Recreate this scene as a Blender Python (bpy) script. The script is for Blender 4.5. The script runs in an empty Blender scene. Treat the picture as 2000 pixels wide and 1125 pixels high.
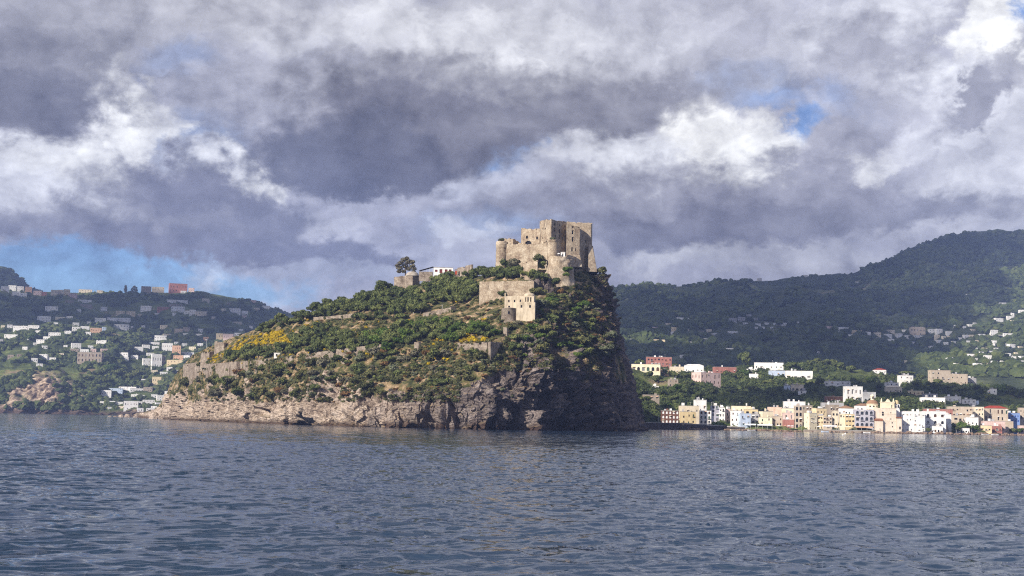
import bpy, math, random
import numpy as np
from mathutils import Vector, Matrix
from mathutils.bvhtree import BVHTree

random.seed(7)
rng = np.random.default_rng(7)
scene = bpy.context.scene
COL = scene.collection
R = math.radians


def lin(r, g, b):
    """8-bit display colour to linear"""
    f = lambda c: (c / 255 / 12.92) if c / 255 <= 0.04045 else ((c / 255 + 0.055) / 1.055) ** 2.4
    return (f(r), f(g), f(b))


# ------------------------------------------------------------------ camera
FPX = 2747.0                      # focal length in pixels of the 2000 px wide photograph
PITCH, ROLL, CAMH = math.atan((820.2 - 562.5) / FPX), R(1.1), 5.0
fw = Vector((0, math.cos(PITCH), math.sin(PITCH)))
up0 = Vector((0, -math.sin(PITCH), math.cos(PITCH)))
rt0 = Vector((1, 0, 0))
rt = rt0 * math.cos(ROLL) + up0 * math.sin(ROLL)
up = up0 * math.cos(ROLL) - rt0 * math.sin(ROLL)
cam_d = bpy.data.cameras.new("camera")
cam_d.sensor_width = 36
cam_d.lens = 36 * FPX / 2000
cam_d.clip_start = 0.5
cam_d.clip_end = 60000
cam = bpy.data.objects.new("camera", cam_d)
m = Matrix((rt, up, -fw)).transposed().to_4x4()
m.translation = (0, 0, CAMH)
cam.matrix_world = m
COL.objects.link(cam)
scene.camera = cam
CAM = Vector((0, 0, CAMH))


def ray(px, py):
    return rt * ((px - 1000) / FPX) + up * ((562.5 - py) / FPX) + fw


def P(px, py, d):
    """point seen at pixel (px,py) of the photograph at distance d (metres along +Y)"""
    v = ray(px, py)
    return CAM + v * (d / v.y)


def Pn(px, py, d):
    """numpy version of P"""
    px, py, d = np.broadcast_arrays(np.asarray(px, float), np.asarray(py, float), np.asarray(d, float))
    v = [rt[k] * (px - 1000) / FPX + up[k] * (562.5 - py) / FPX + fw[k] for k in range(3)]
    s = d / v[1]
    return np.stack([v[0] * s, v[1] * s, CAMH + v[2] * s], -1)


def project(p):
    q = Vector(p) - CAM
    z = q.dot(fw)
    return 1000 + FPX * q.dot(rt) / z, 562.5 - FPX * q.dot(up) / z


# ------------------------------------------------------------------ render / colour management
scene.view_settings.view_transform = 'Standard'
scene.view_settings.look = 'None'
EXPOSURE = 0.55
scene.view_settings.exposure = EXPOSURE
scene.view_settings.gamma = 1.0
scene.render.engine = 'CYCLES'
scene.cycles.use_denoising = False       # the fine grain of the samples keeps the chop and the leaves crisp
scene.cycles.filter_width = 1.15
scene.cycles.sample_clamp_indirect = 3.0
scene.cycles.max_bounces = 5
scene.cycles.diffuse_bounces = 2
scene.cycles.glossy_bounces = 2
scene.cycles.transparent_max_bounces = 8
scene.cycles.volume_bounces = 0
scene.cycles.caustics_reflective = False
scene.cycles.caustics_refractive = False

# ------------------------------------------------------------------ sun
SUN = Vector((-0.64, -0.62, 0.47)).normalized()     # direction towards the sun
SUN_EL = math.asin(SUN.z)
SUN_ROT = math.atan2(SUN.x, SUN.y)
sd = bpy.data.lights.new("sun", 'SUN')
sd.energy = 5.0
sd.angle = R(0.5)
sd.color = (1.0, 0.91, 0.79)
so = bpy.data.objects.new("sun", sd)
so.rotation_euler = SUN.to_track_quat('Z', 'Y').to_euler()
so.location = (0, 0, 900)
COL.objects.link(so)


# ------------------------------------------------------------------ node helper
class NT:
    dims = '3D'

    def __init__(self, tree):
        self.t = tree
        tree.nodes.clear()

    def n(self, typ, ins=None, **props):
        nd = self.t.nodes.new(typ)
        for k, v in props.items():
            setattr(nd, k, v)
        if ins:
            for k, v in ins.items():
                s = nd.inputs[k]
                if isinstance(v, bpy.types.NodeSocket):
                    self.t.links.new(v, s)
                else:
                    s.default_value = v
        return nd

    def math(self, op, a, b=None, c=None, clamp=False):
        ins = {0: a}
        if b is not None: ins[1] = b
        if c is not None: ins[2] = c
        return self.n('ShaderNodeMath', ins, operation=op, use_clamp=clamp).outputs[0]

    def mix(self, f, a, b, blend='MIX'):
        nd = self.n('ShaderNodeMix', None, data_type='RGBA', blend_type=blend)
        for k, v in ((0, f), (6, a), (7, b)):
            if isinstance(v, bpy.types.NodeSocket):
                self.t.links.new(v, nd.inputs[k])
            else:
                nd.inputs[k].default_value = v if k == 0 else (tuple(v) + (1,))[:4]
        return nd.outputs[2]

    def ramp(self, f, stops, interp='LINEAR'):
        nd = self.n('ShaderNodeValToRGB', {0: f})
        cr = nd.color_ramp
        cr.interpolation = interp
        while len(cr.elements) < len(stops): cr.elements.new(0.5)
        for e, (p, c) in zip(cr.elements, stops):
            e.position = p
            e.color = (tuple(c) + (1,))[:4] if not isinstance(c, (int, float)) else (c, c, c, 1)
        return nd.outputs[0]

    def smooth(self, v, a, b, lo=0.0, hi=1.0):
        return self.n('ShaderNodeMapRange', {0: v, 1: a, 2: b, 3: lo, 4: hi}, interpolation_type='SMOOTHSTEP').outputs[0]

    def noise(self, vec, scale, detail=4, rough=0.55, dist=0.0, out=0):
        return self.n('ShaderNodeTexNoise', {'Vector': vec, 'Scale': scale, 'Detail': detail, 'Roughness': rough, 'Distortion': dist}, noise_dimensions=self.dims).outputs[out]

    def vmul(self, v, s):
        return self.n('ShaderNodeVectorMath', {0: v, 1: s}, operation='MULTIPLY').outputs[0]

    def vadd(self, v, s):
        return self.n('ShaderNodeVectorMath', {0: v, 1: s}, operation='ADD').outputs[0]


# ------------------------------------------------------------------ world: Nishita sky behind broken cumulus and stratocumulus
world = bpy.data.worlds.new("World")
scene.world = world
world.use_nodes = True
W = NT(world.node_tree)
W.dims = '2D'
sky = W.n('ShaderNodeTexSky', sky_type='NISHITA', sun_disc=False, sun_elevation=SUN_EL, sun_rotation=SUN_ROT)
sky.air_density = 1.0; sky.dust_density = 0.3; sky.ozone_density = 2.0
SKYK = 0.10
geo = W.n('ShaderNodeTexCoord').outputs['Generated']
sep = W.n('ShaderNodeSeparateXYZ', {0: geo})
az = W.math('MULTIPLY', W.math('ARCTAN2', sep.outputs[0], sep.outputs[1]), 57.2958)
el = W.math('MULTIPLY', W.math('ARCSINE', sep.outputs[2]), 57.2958)
ae = W.n('ShaderNodeCombineXYZ', {0: az, 1: el, 2: 0.0}).outputs[0]
# billows: the coordinates are pushed around by noise of several sizes before any cloud is laid out
aes = W.vmul(ae, (1.0, 1.35, 1.0))
nz1 = W.noise(aes, 0.16, 6, 0.55, 0.2, out=1)
w1 = W.vmul(W.vadd(nz1, (-0.5, -0.5, -0.5)), (5.5, 3.6, 0))
nz2 = W.noise(W.vadd(aes, (31.0, 7.0, 3.0)), 0.75, 6, 0.6, 0.3, out=1)
w2 = W.vmul(W.vadd(nz2, (-0.5, -0.5, -0.5)), (1.7, 1.3, 0))
nz3 = W.noise(W.vadd(aes, (1.0, 17.0, 30.0)), 2.6, 5, 0.65, 0.2, out=1)
w3 = W.vmul(W.vadd(nz3, (-0.5, -0.5, -0.5)), (0.55, 0.45, 0))
aw = W.vadd(W.vadd(W.vadd(ae, w1), w2), w3)
puff = W.n('ShaderNodeTexVoronoi', {'Vector': W.vmul(aw, (1.0, 1.5, 1.0)), 'Scale': 0.55, 'Smoothness': 0.6, 'Detail': 2.0, 'Roughness': 0.5}, feature='SMOOTH_F1', voronoi_dimensions='2D').outputs[0]
det = W.noise(W.vadd(aes, (5.0, 50.0, 0.0)), 0.40, 6, 0.55, 0.2)
det2 = W.noise(W.vadd(aes, (15.0, 5.0, 9.0)), 1.0, 5, 0.52, 0.1)
big = W.noise(W.vadd(aes, (70.0, 20.0, 4.0)), 0.085, 5, 0.5, 0.3)


def ck(c):
    return tuple(v / SKYK / 2 ** EXPOSURE for v in lin(*c))


blue = W.mix(1.0, sky.outputs[0], (0.42, 0.55, 0.80), 'MULTIPLY')
ccol = W.ramp(big, [(0.30, ck((112, 115, 140))), (0.48, ck((155, 156, 178))), (0.62, ck((190, 192, 208))), (0.75, ck((226, 228, 238)))])
cov = W.smooth(W.math('ADD', W.math('MULTIPLY', big, 0.6), W.math('MULTIPLY', det, 0.4)), 0.34, 0.44)
col = W.mix(cov, blue, ccol)
BLUE = 'blue'
DK, MD, LT, WH = (98, 100, 128), (136, 137, 162), (178, 179, 200), (226, 227, 236)
# the banks of cloud in this direction, far ones first: (px, py, rx, ry, tilt, colour, opacity, softness)
CL = [
    (1000, 260, 1500, 420, 0, (166, 167, 190), 0.97, 0.25),
    (1000, 480, 1600, 130, 0, (150, 153, 182), 0.9, 0.4),
    # blue gaps
    (110, 530, 420, 58, -4, BLUE, 1.0, 0.30), (430, 590, 190, 40, 0, BLUE, 0.8, 0.4),
    (1522, 262, 26, 34, 14, BLUE, 0.8, 0.7), (1555, 238, 34, 18, 0, BLUE, 0.7, 0.7), (1490, 205, 70, 22, -10, BLUE, 0.45, 0.8), (1450, 160, 90, 40, 0, BLUE, 0.45, 0.6),
    (1000, 290, 50, 34, 0, BLUE, 0.9, 0.5), (385, 275, 90, 38, 0, BLUE, 0.55, 0.6), (350, 130, 60, 40, 0, BLUE, 0.35, 0.7),
    (1995, 25, 34, 40, 0, BLUE, 0.9, 0.4), (930, 440, 110, 30, 0, BLUE, 0.4, 0.8), (1640, 200, 60, 30, 0, BLUE, 0.4, 0.8),
    (1230, 460, 80, 20, 0, BLUE, 0.3, 0.9),
    # light wisps low down
    (420, 562, 50, 26, 0, (186, 196, 216), 0.7, 0.6), (650, 540, 230, 36, 0, (150, 160, 190), 0.8, 0.6),
    (860, 500, 200, 34, 0, (168, 172, 197), 0.9, 0.6), (905, 455, 60, 26, 0, (190, 195, 214), 0.8, 0.6),
    (1560, 510, 420, 44, -2, (168, 170, 188), 0.9, 0.5), (1300, 500, 130, 22, 0, (184, 187, 203), 0.8, 0.7),
    (1800, 450, 240, 20, -6, (178, 180, 198), 0.7, 0.7),
    # white lit cloud
    (245, 165, 45, 95, 12, WH, 0.95, 0.30), (265, 270, 60, 80, -8, WH, 0.9, 0.35), (90, 345, 200, 82, 0, (214, 217, 229), 0.97, 0.35),
    (180, 310, 120, 50, 10, WH, 0.8, 0.5), (40, 400, 160, 60, 0, (190, 193, 210), 0.8, 0.6),
    (470, 325, 95, 32, -22, WH, 0.95, 0.30), (410, 310, 80, 26, 0, (205, 209, 226), 0.7, 0.5),
    (1360, 265, 120, 70, -14, (236, 237, 244), 1.0, 0.32), (1450, 315, 90, 46, 0, WH, 0.95, 0.4), (1200, 320, 150, 62, -8, (208, 211, 224), 0.95, 0.45),
    (1110, 300, 80, 40, 0, (205, 207, 220), 0.7, 0.5), (1690, 303, 50, 30, 0, WH, 0.85, 0.5),
    (950, 350, 130, 44, 8, (172, 178, 207), 0.85, 0.5), (760, 405, 160, 40, 0, (165, 168, 196), 0.8, 0.6),
    (640, 440, 60, 36, 0, (185, 188, 208), 0.7, 0.6),
    (1620, 60, 140, 70, 20, (206, 208, 222), 0.8, 0.6), (1790, 30, 60, 60, 0, (220, 222, 232), 0.7, 0.6),
    (1945, 80, 62, 115, 5, (232, 233, 242), 1.0, 0.35), (1830, 170, 140, 60, -10, (218, 220, 232), 0.9, 0.45),
    (1960, 320, 150, 130, 0, (196, 198, 212), 0.9, 0.5), (1800, 255, 90, 40, 20, (212, 214, 228), 0.8, 0.5),
    (560, 40, 320, 60, 0, (192, 193, 206), 0.9, 0.7), (980, 90, 280, 100, 0, (200, 201, 212), 0.95, 0.6), (1250, 80, 170, 70, 0, (186, 187, 202), 0.8, 0.7), (560, 90, 120, 40, 0, (198, 200, 214), 0.6, 0.6),
    # shaded bellies
    (100, 110, 200, 150, 0, (134, 134, 155), 0.95, 0.40), (60, 200, 180, 64, 6, (112, 113, 139), 0.95, 0.40),
    (420, 215, 110, 60, 30, (150, 151, 175), 0.7, 0.7), (300, 40, 320, 50, 0, (160, 160, 177), 0.8, 0.6),
    (930, 190, 420, 78, 3, (148, 148, 166), 0.95, 0.45), (820, 245, 380, 84, 5, (122, 122, 148), 0.97, 0.35),
    (700, 300, 215, 78, 0, (102, 105, 136), 0.97, 0.30), (700, 335, 130, 40, 0, (98, 101, 133), 0.9, 0.4), (1180, 200, 200, 50, 8, (140, 140, 162), 0.85, 0.5),
    (310, 375, 150, 70, 0, (128, 129, 157), 0.92, 0.40), (430, 405, 185, 80, -12, (112, 114, 146), 0.95, 0.35), (560, 430, 90, 44, 0, (118, 121, 153), 0.8, 0.5),
    (200, 440, 260, 42, 0, (146, 147, 170), 0.85, 0.55), (360, 478, 360, 42, -3, (118, 120, 150), 0.92, 0.45), (560, 502, 220, 26, 0, (112, 116, 150), 0.9, 0.5),
    (1330, 400, 330, 72, 0, (140, 141, 168), 0.9, 0.45), (1430, 432, 340, 54, 2, (120, 122, 152), 0.95, 0.40), (1180, 450, 120, 36, 0, (124, 127, 156), 0.7, 0.6),
    (1760, 420, 240, 34, 4, (134, 136, 163), 0.85, 0.55), (1620, 360, 130, 44, 0, (148, 149, 175), 0.8, 0.6), (1700, 230, 130, 60, 20, (158, 158, 180), 0.7, 0.6),
    (1720, 100, 110, 80, 0, (158, 158, 178), 0.85, 0.5), (1880, 205, 70, 26, 28, (138, 138, 162), 0.9, 0.45), (1970, 150, 60, 34, 0, (148, 148, 170), 0.8, 0.6),
    (1500, 110, 150, 50, 30, (168, 168, 186), 0.6, 0.7), (1400, 20, 160, 40, 0, (170, 170, 188), 0.7, 0.7),
]
for (bx, by, rx, ry, tilt, c, op, sft) in CL:
    v = ray(bx, by).normalized()
    a0, e0 = math.degrees(math.atan2(v.x, v.y)), math.degrees(math.asin(v.z))
    mp = W.n('ShaderNodeMapping', {'Vector': aw, 'Location': (a0, e0, 0), 'Rotation': (0, 0, R(tilt)),
                                   'Scale': (rx / 48.0, ry / 48.0, 1)}, vector_type='TEXTURE').outputs[0]
    ln = W.n('ShaderNodeVectorMath', {0: mp}, operation='LENGTH').outputs['Value']
    ln = W.math('ADD', ln, W.math('MULTIPLY', W.math('SUBTRACT', det2, 0.5), 0.85 * (0.4 + sft)))
    mk = W.smooth(ln, 1.0 - sft * 1.0, 1.0 + sft * 0.8, op, 0.0)
    if c != BLUE:   # the greys of the photograph are nearly neutral
        g_ = sum(c) / 3; q_ = 1.03 + 0.06 * min(1, max(-1, (g_ - 150) / 45)); c = tuple(min(250, (v * 0.54 + g_ * 0.46) * q_) for v in c)
    col = W.mix(mk, col, blue if c == BLUE else ck(c))
mod = W.math('ADD', 0.40, W.math('MULTIPLY', det, 0.78))
mod = W.math('ADD', mod, W.math('MULTIPLY', det2, 0.50))
mod = W.math('ADD', mod, W.math('MULTIPLY', W.math('SUBTRACT', 0.52, puff), 0.34))
mod = W.math('MULTIPLY', mod, 1.18)
modc = W.n('ShaderNodeCombineColor', {0: mod, 1: mod, 2: W.math('POWER', mod, 0.93)}).outputs[0]
col = W.mix(1.0, col, modc, 'MULTIPLY')
bg = W.n('ShaderNodeBackground', {0: col, 1: SKYK})
W.n('ShaderNodeOutputWorld', {0: bg.outputs[0]})
world.cycles.sampling_method = 'MANUAL'
world.cycles.sample_map_resolution = 512


# ------------------------------------------------------------------ numpy noise
def _hash(ix, iy, iz, seed):
    h = (ix.astype(np.int64) * 374761393 + iy.astype(np.int64) * 668265263 + iz.astype(np.int64) * 2147483647 + seed * 974634777) & 0xffffffff
    h = ((h ^ (h >> 13)) * 1274126177) & 0xffffffff
    h = ((h ^ (h >> 16)) * 2246822519) & 0xffffffff
    return ((h ^ (h >> 15)) & 0xffff) / 32767.5 - 1.0


def vnoise(x, y, z, seed=0):
    fx, fy, fz = np.floor(x), np.floor(y), np.floor(z)
    ux, uy, uz = x - fx, y - fy, z - fz
    ux, uy, uz = [t * t * (3 - 2 * t) for t in (ux, uy, uz)]
    r = 0
    for dx in (0, 1):
        wx = ux if dx else 1 - ux
        for dy in (0, 1):
            wy = uy if dy else 1 - uy
            for dz in (0, 1):
                wz = uz if dz else 1 - uz
                r = r + wx * wy * wz * _hash(fx + dx, fy + dy, fz + dz, seed)
    return r


def fbm(x, y, z, octs=4, seed=0, gain=0.5):
    r, a = 0, 1.0
    for o in range(octs):
        k = 2.03 ** o
        r = r + a * vnoise(x * k, y * k, z * k, seed + o)
        a *= gain
    return r


def ridged(x, y, z, octs=4, seed=0, gain=0.5):
    r, a = 0, 1.0
    for o in range(octs):
        k = 2.07 ** o
        r = r + a * (1 - 2 * np.abs(vnoise(x * k, y * k, z * k, seed + o)))
        a *= gain
    return r


def cells(x, y, z, seed):
    """value of the nearest jittered cell centre, -1..1"""
    fx, fy, fz = np.floor(x), np.floor(y), np.floor(z)
    best = np.full(x.shape, 1e9); val = np.zeros(x.shape)
    for dx in (-1, 0, 1):
        for dy in (-1, 0, 1):
            for dz in (-1, 0, 1):
                cx, cy, cz = fx + dx, fy + dy, fz + dz
                h = _hash(cx, cy, cz, seed)
                a = (h * 37.3) % 1.0; b = (h * 91.7) % 1.0; c = (h * 153.1) % 1.0
                d = (cx + a - x) ** 2 + (cy + b - y) ** 2 + (cz + c - z) ** 2
                k = d < best
                best = np.where(k, d, best); val = np.where(k, h, val)
    return val


# ------------------------------------------------------------------ object helpers
def mesh_np(name, V, F, mat=None, smooth=False, attrs=None):
    """V (n,3), F (m,k) all with the same corner count"""
    V = np.asarray(V, np.float32); F = np.asarray(F, np.int32)
    me = bpy.data.meshes.new(name)
    k = F.shape[1]
    me.vertices.add(len(V)); me.vertices.foreach_set('co', V.ravel())
    me.loops.add(F.size); me.loops.foreach_set('vertex_index', F.ravel())
    me.polygons.add(len(F))
    me.polygons.foreach_set('loop_start', np.arange(0, F.size, k, dtype=np.int32))
    me.polygons.foreach_set('loop_total', np.full(len(F), k, np.int32))
    me.polygons.foreach_set('use_smooth', np.full(len(F), smooth, bool))
    me.update(calc_edges=True)
    if attrs:
        for an, (dom, data) in attrs.items():
            a = me.attributes.new(an, 'FLOAT', dom)
            a.data.foreach_set('value', np.asarray(data, np.float32).ravel())
    if mat: me.materials.append(mat)
    return me


def link(name, me, parent=None, loc=None, rz=0.0):
    o = bpy.data.objects.new(name, me)
    COL.objects.link(o)
    if parent is not None: o.parent = parent
    if loc is not None: o.location = loc
    if rz: o.rotation_euler = (0, 0, rz)
    return o


def tag(o, label=None, cat=None, group=None, kind=None):
    if label: o['label'] = label
    if cat: o['category'] = cat
    if group: o['group'] = group
    if kind: o['kind'] = kind
    return o


def thing(name, label, cat, loc=(0, 0, 0), rz=0.0, group=None):
    return tag(link(name, None, None, loc, rz), label, cat, group)


class MB:
    """collects faces and links them as ONE mesh"""
    def __init__(self):
        self.v, self.f = [], []

    def face(self, *pts):
        i = len(self.v)
        self.v += [tuple(p) for p in pts]
        self.f.append(tuple(range(i, i + len(pts))))

    def box(self, x0, x1, y0, y1, z0, z1):
        c = [(x0, y0, z0), (x1, y0, z0), (x1, y1, z0), (x0, y1, z0), (x0, y0, z1), (x1, y0, z1), (x1, y1, z1), (x0, y1, z1)]
        i = len(self.v); self.v += c
        self.f += [tuple(i + k for k in q) for q in ((0, 3, 2, 1), (4, 5, 6, 7), (0, 1, 5, 4), (1, 2, 6, 5), (2, 3, 7, 6), (3, 0, 4, 7))]

    def prism(self, poly, z0, z1, top=True):
        """poly: xy list counter-clockwise; z1 may be a list"""
        n = len(poly)
        zt = z1 if isinstance(z1, (list, tuple)) else [z1] * n
        i = len(self.v)
        self.v += [(p[0], p[1], z0) for p in poly] + [(p[0], p[1], z) for p, z in zip(poly, zt)]
        for k in range(n):
            j = (k + 1) % n
            self.f.append((i + k, i + j, i + n + j, i + n + k))
        if top: self.f.append(tuple(i + n + k for k in range(n)))

    def lathe(self, cx, cy, prof, n=20, a0=0.0, a1=2 * math.pi):
        full = abs(a1 - a0 - 2 * math.pi) < 1e-6
        m_ = n if full else n + 1
        i = len(self.v)
        for (r, z) in prof:
            for k in range(m_):
                a = a0 + (a1 - a0) * k / n
                self.v.append((cx + r * math.cos(a), cy + r * math.sin(a), z))
        for s in range(len(prof) - 1):
            for k in range(n):
                j = (k + 1) % m_
                self.f.append((i + s * m_ + k, i + s * m_ + j, i + (s + 1) * m_ + j, i + (s + 1) * m_ + k))

    def tube(self, pts, radii, n=6):
        rings = []
        for q, (p, r) in enumerate(zip(pts, radii)):
            p = Vector(p)
            d = (Vector(pts[min(q + 1, len(pts) - 1)]) - Vector(pts[max(q - 1, 0)])).normalized()
            a = d.orthogonal().normalized(); b = d.cross(a)
            i = len(self.v)
            for k in range(n):
                t = 2 * math.pi * k / n
                self.v.append(tuple(p + (a * math.cos(t) + b * math.sin(t)) * r))
            rings.append(i)
        for a, b in zip(rings, rings[1:]):
            for k in range(n):
                j = (k + 1) % n
                self.f.append((a + k, a + j, b + j, b + k))
        self.f.append(tuple(rings[-1] + k for k in range(n)))

    def mesh(self, name, mat, smooth=False):
        me = bpy.data.meshes.new(name)
        me.from_pydata(self.v, [], self.f)
        me.materials.append(mat)
        if smooth: me.polygons.foreach_set('use_smooth', [True] * len(me.polygons))
        me.update()
        return me

    def link(self, name, mat, parent=None, smooth=False, loc=None, rz=0.0):
        return link(name, self.mesh(name, mat, smooth), parent, loc, rz)


# ------------------------------------------------------------------ materials
MATS = {}


def newmat(name):
    mt = bpy.data.materials.new(name)
    mt.use_nodes = True
    MATS[name] = mt
    return mt, NT(mt.node_tree)


def finish(N, colr, rough=0.9, bump=None, bstr=0.4, bdist=0.3, spec=0.2, normal=None):
    ins = {'Base Color': colr if isinstance(colr, bpy.types.NodeSocket) else (tuple(colr) + (1,))[:4], 'Roughness': rough, 'Specular IOR Level': spec}
    if bump is not None:
        ins['Normal'] = N.n('ShaderNodeBump', {'Strength': bstr, 'Distance': bdist, 'Height': bump}).outputs[0]
    b = N.n('ShaderNodeBsdfPrincipled', ins)
    N.n('ShaderNodeOutputMaterial', {0: b.outputs[0]})
    return b


def plaster(name, c, wear=0.25, rough=0.9):
    """painted render with rain stains and rubbed patches"""
    mt, N = newmat(name)
    pos = N.n('ShaderNodeNewGeometry').outputs['Position']
    a = N.noise(pos, 0.25, 5, 0.6)
    s = N.noise(N.vmul(pos, (1.0, 1.0, 0.18)), 0.9, 5, 0.65)
    d = N.math('MULTIPLY', N.math('ADD', a, s), 0.5)
    k = N.smooth(d, 0.38, 0.66, 0.0, 1.0)
    dirty = tuple(v * (1 - wear) for v in c)
    cc = N.mix(k, tuple(min(1, v * 1.03) for v in c), (dirty[0], dirty[1] * 0.96, dirty[2] * 0.9))
    finish(N, cc, rough, N.noise(pos, 3.0, 4), 0.25, 0.05)
    return mt


def stone(name, c1, c2, c3, scale=0.35, course=0.0):
    mt, N = newmat(name)
    pos = N.n('ShaderNodeNewGeometry').outputs['Position']
    a = N.noise(pos, scale, 8, 0.62, 0.4)
    b = N.noise(pos, scale * 5, 6, 0.65)
    s = N.noise(N.vmul(pos, (1, 1, 0.38)), scale * 1.3, 5, 0.6)
    cc = N.ramp(N.math('ADD', N.math('MULTIPLY', a, 0.6), N.math('MULTIPLY', b, 0.4)), [(0.36, c1), (0.49, c2), (0.60, c3)])
    cc = N.mix(N.smooth(s, 0.5, 0.72, 0.0, 0.55), cc, tuple(v * 0.5 for v in c1))
    vor = N.n('ShaderNodeTexVoronoi', {'Vector': N.vmul(pos, (1, 1, 1.7)), 'Scale': 1.9}, feature='DISTANCE_TO_EDGE').outputs[0]
    j = N.smooth(vor, 0.0, 0.09)
    cc = N.mix(j, N.mix(1.0, cc, (0.84, 0.82, 0.80), 'MULTIPLY'), cc)
    h = N.math('ADD', N.math('MULTIPLY', j, 0.4), b)
    finish(N, cc, 0.95, h, 0.9, 0.35)
    return mt


PL = {
    'w': plaster('white_plaster', (0.84, 0.84, 0.83), 0.16), 'c': plaster('cream_plaster', (0.72, 0.64, 0.50), 0.2),
    'y': plaster('yellow_plaster', (0.78, 0.65, 0.42), 0.2), 'o': plaster('orange_plaster', (0.72, 0.46, 0.30), 0.2),
    'p': plaster('pink_plaster', (0.68, 0.52, 0.48), 0.2), 'r': plaster('red_plaster', (0.40, 0.18, 0.15), 0.25),
    'b': plaster('pale_blue_plaster', (0.52, 0.62, 0.78), 0.15), 'B': plaster('blue_plaster', (0.22, 0.33, 0.62), 0.15),
    's': plaster('stone_grey_plaster', (0.34, 0.29, 0.24), 0.3), 'g': plaster('grey_plaster', (0.42, 0.42, 0.44), 0.2),
    'h': plaster('ochre_plaster', (0.66, 0.54, 0.32), 0.25), 'l': plaster('pale_yellow_plaster', (0.80, 0.73, 0.55), 0.15),
    'k': plaster('church_plaster', (0.80, 0.70, 0.58), 0.16), 'n': plaster('brown_brick', (0.17, 0.085, 0.06), 0.35),
    'e': plaster('beige_plaster', (0.54, 0.46, 0.37), 0.2), 'S': plaster('salmon_plaster', (0.76, 0.57, 0.46), 0.2),
    'v': plaster('violet_grey_plaster', (0.50, 0.50, 0.58), 0.2),
}
CWORD = dict(w='white', c='cream', y='yellow', o='orange', p='pink', r='dark red', b='pale blue', B='blue', s='grey stone', g='grey', h='ochre',
             l='pale yellow', k='peach', n='brown brick', e='beige', S='salmon', v='lavender grey')
castle_stone = stone('castle_stone', (0.25, 0.18, 0.13), (0.47, 0.38, 0.275), (0.66, 0.57, 0.44), 0.22)
ruin_stone = stone('ruin_stone', (0.16, 0.125, 0.10), (0.33, 0.27, 0.215), (0.50, 0.43, 0.35), 0.3)
dark_stone = stone('dark_stone', (0.035, 0.028, 0.028), (0.07, 0.055, 0.05), (0.12, 0.10, 0.09), 0.3)
roof_flat = plaster('flat_roof', (0.42, 0.40, 0.38), 0.3)
roof_tile = plaster('roof_tiles', (0.30, 0.13, 0.07), 0.35)
roof_red = plaster('red_roof_tiles', (0.36, 0.06, 0.035), 0.3)
roof_dark = plaster('dark_roof', (0.05, 0.045, 0.045), 0.3)
roof_brown = plaster('brown_roof', (0.33, 0.20, 0.12), 0.3)
mt, N = newmat('window_void'); finish(N, (0.012, 0.012, 0.015), 0.25, spec=0.5); void = mt
mt, N = newmat('red_shutter'); finish(N, (0.16, 0.035, 0.03), 0.6); shutter = mt
mt, N = newmat('green_shutter'); finish(N, (0.04, 0.09, 0.06), 0.6); shutter_g = mt
mt, N = newmat('grey_shutter'); finish(N, (0.20, 0.20, 0.21), 0.6); shutter_w = mt
mt, N = newmat('brown_shutter'); finish(N, (0.10, 0.055, 0.03), 0.6); shutter_b = mt
mt, N = newmat('dark_glass'); finish(N, (0.03, 0.035, 0.045), 0.1, spec=0.6); glass = mt
mt, N = newmat('red_door'); finish(N, (0.42, 0.06, 0.02), 0.6); red_door = mt
mt, N = newmat('white_paint'); finish(N, (0.8, 0.8, 0.8), 0.5); white_paint = mt
mt, N = newmat('blue_paint'); finish(N, (0.03, 0.08, 0.35), 0.5); blue_paint = mt
mt, N = newmat('metal_pole'); finish(N, (0.55, 0.55, 0.55), 0.4); metal = mt


def foliage(name, dark, mid, light, trans=0.12):
    mt, N = newmat(name)
    at_ = N.n('ShaderNodeAttribute', attribute_name='tint').outputs['Fac']
    oi = N.n('ShaderNodeObjectInfo').outputs['Random']
    pos = N.n('ShaderNodeNewGeometry').outputs['Position']
    nz = N.noise(pos, 0.5, 3, 0.6)
    f = N.math('ADD', N.math('MULTIPLY', at_, 0.55), N.math('ADD', N.math('MULTIPLY', oi, 0.28), N.math('MULTIPLY', N.math('SUBTRACT', nz, 0.4), 0.55)))
    cc = N.ramp(f, [(0.08, dark), (0.45, mid), (0.85, light)])
    d = N.n('ShaderNodeBsdfPrincipled', {'Base Color': cc, 'Roughness': 0.8, 'Specular IOR Level': 0.15})
    t = N.n('ShaderNodeBsdfTranslucent', {'Color': cc})
    mx = N.n('ShaderNodeMixShader', {0: trans, 1: d.outputs[0], 2: t.outputs[0]})
    N.n('ShaderNodeOutputMaterial', {0: mx.outputs[0]})
    return mt


F_PINE = foliage('pine_foliage', (0.030, 0.045, 0.017), (0.100, 0.126, 0.042), (0.25, 0.27, 0.090))
F_OAK = foliage('bush_foliage', (0.034, 0.042, 0.018), (0.100, 0.108, 0.042), (0.24, 0.23, 0.085))
F_GREEN = foliage('bright_foliage', (0.035, 0.07, 0.014), (0.10, 0.16, 0.032), (0.22, 0.28, 0.07), 0.25)
F_DRY = foliage('dry_foliage', (0.06, 0.035, 0.018), (0.19, 0.11, 0.045), (0.33, 0.21, 0.09))
F_GREY = foliage('grey_foliage', (0.06, 0.06, 0.04), (0.15, 0.145, 0.095), (0.28, 0.26, 0.17))
F_SAGE = foliage('sage_foliage', (0.06, 0.07, 0.04), (0.14, 0.16, 0.09), (0.26, 0.27, 0.18))
F_YEL = foliage('broom_flowers', (0.20, 0.14, 0.012), (0.52, 0.38, 0.015), (0.80, 0.60, 0.03), 0.2)
F_FAR = foliage('woodland_foliage', (0.024, 0.038, 0.014), (0.072, 0.098, 0.032), (0.18, 0.20, 0.065))
mt, N = newmat('bark'); finish(N, (0.10, 0.075, 0.06), 0.95); bark = mt


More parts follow.
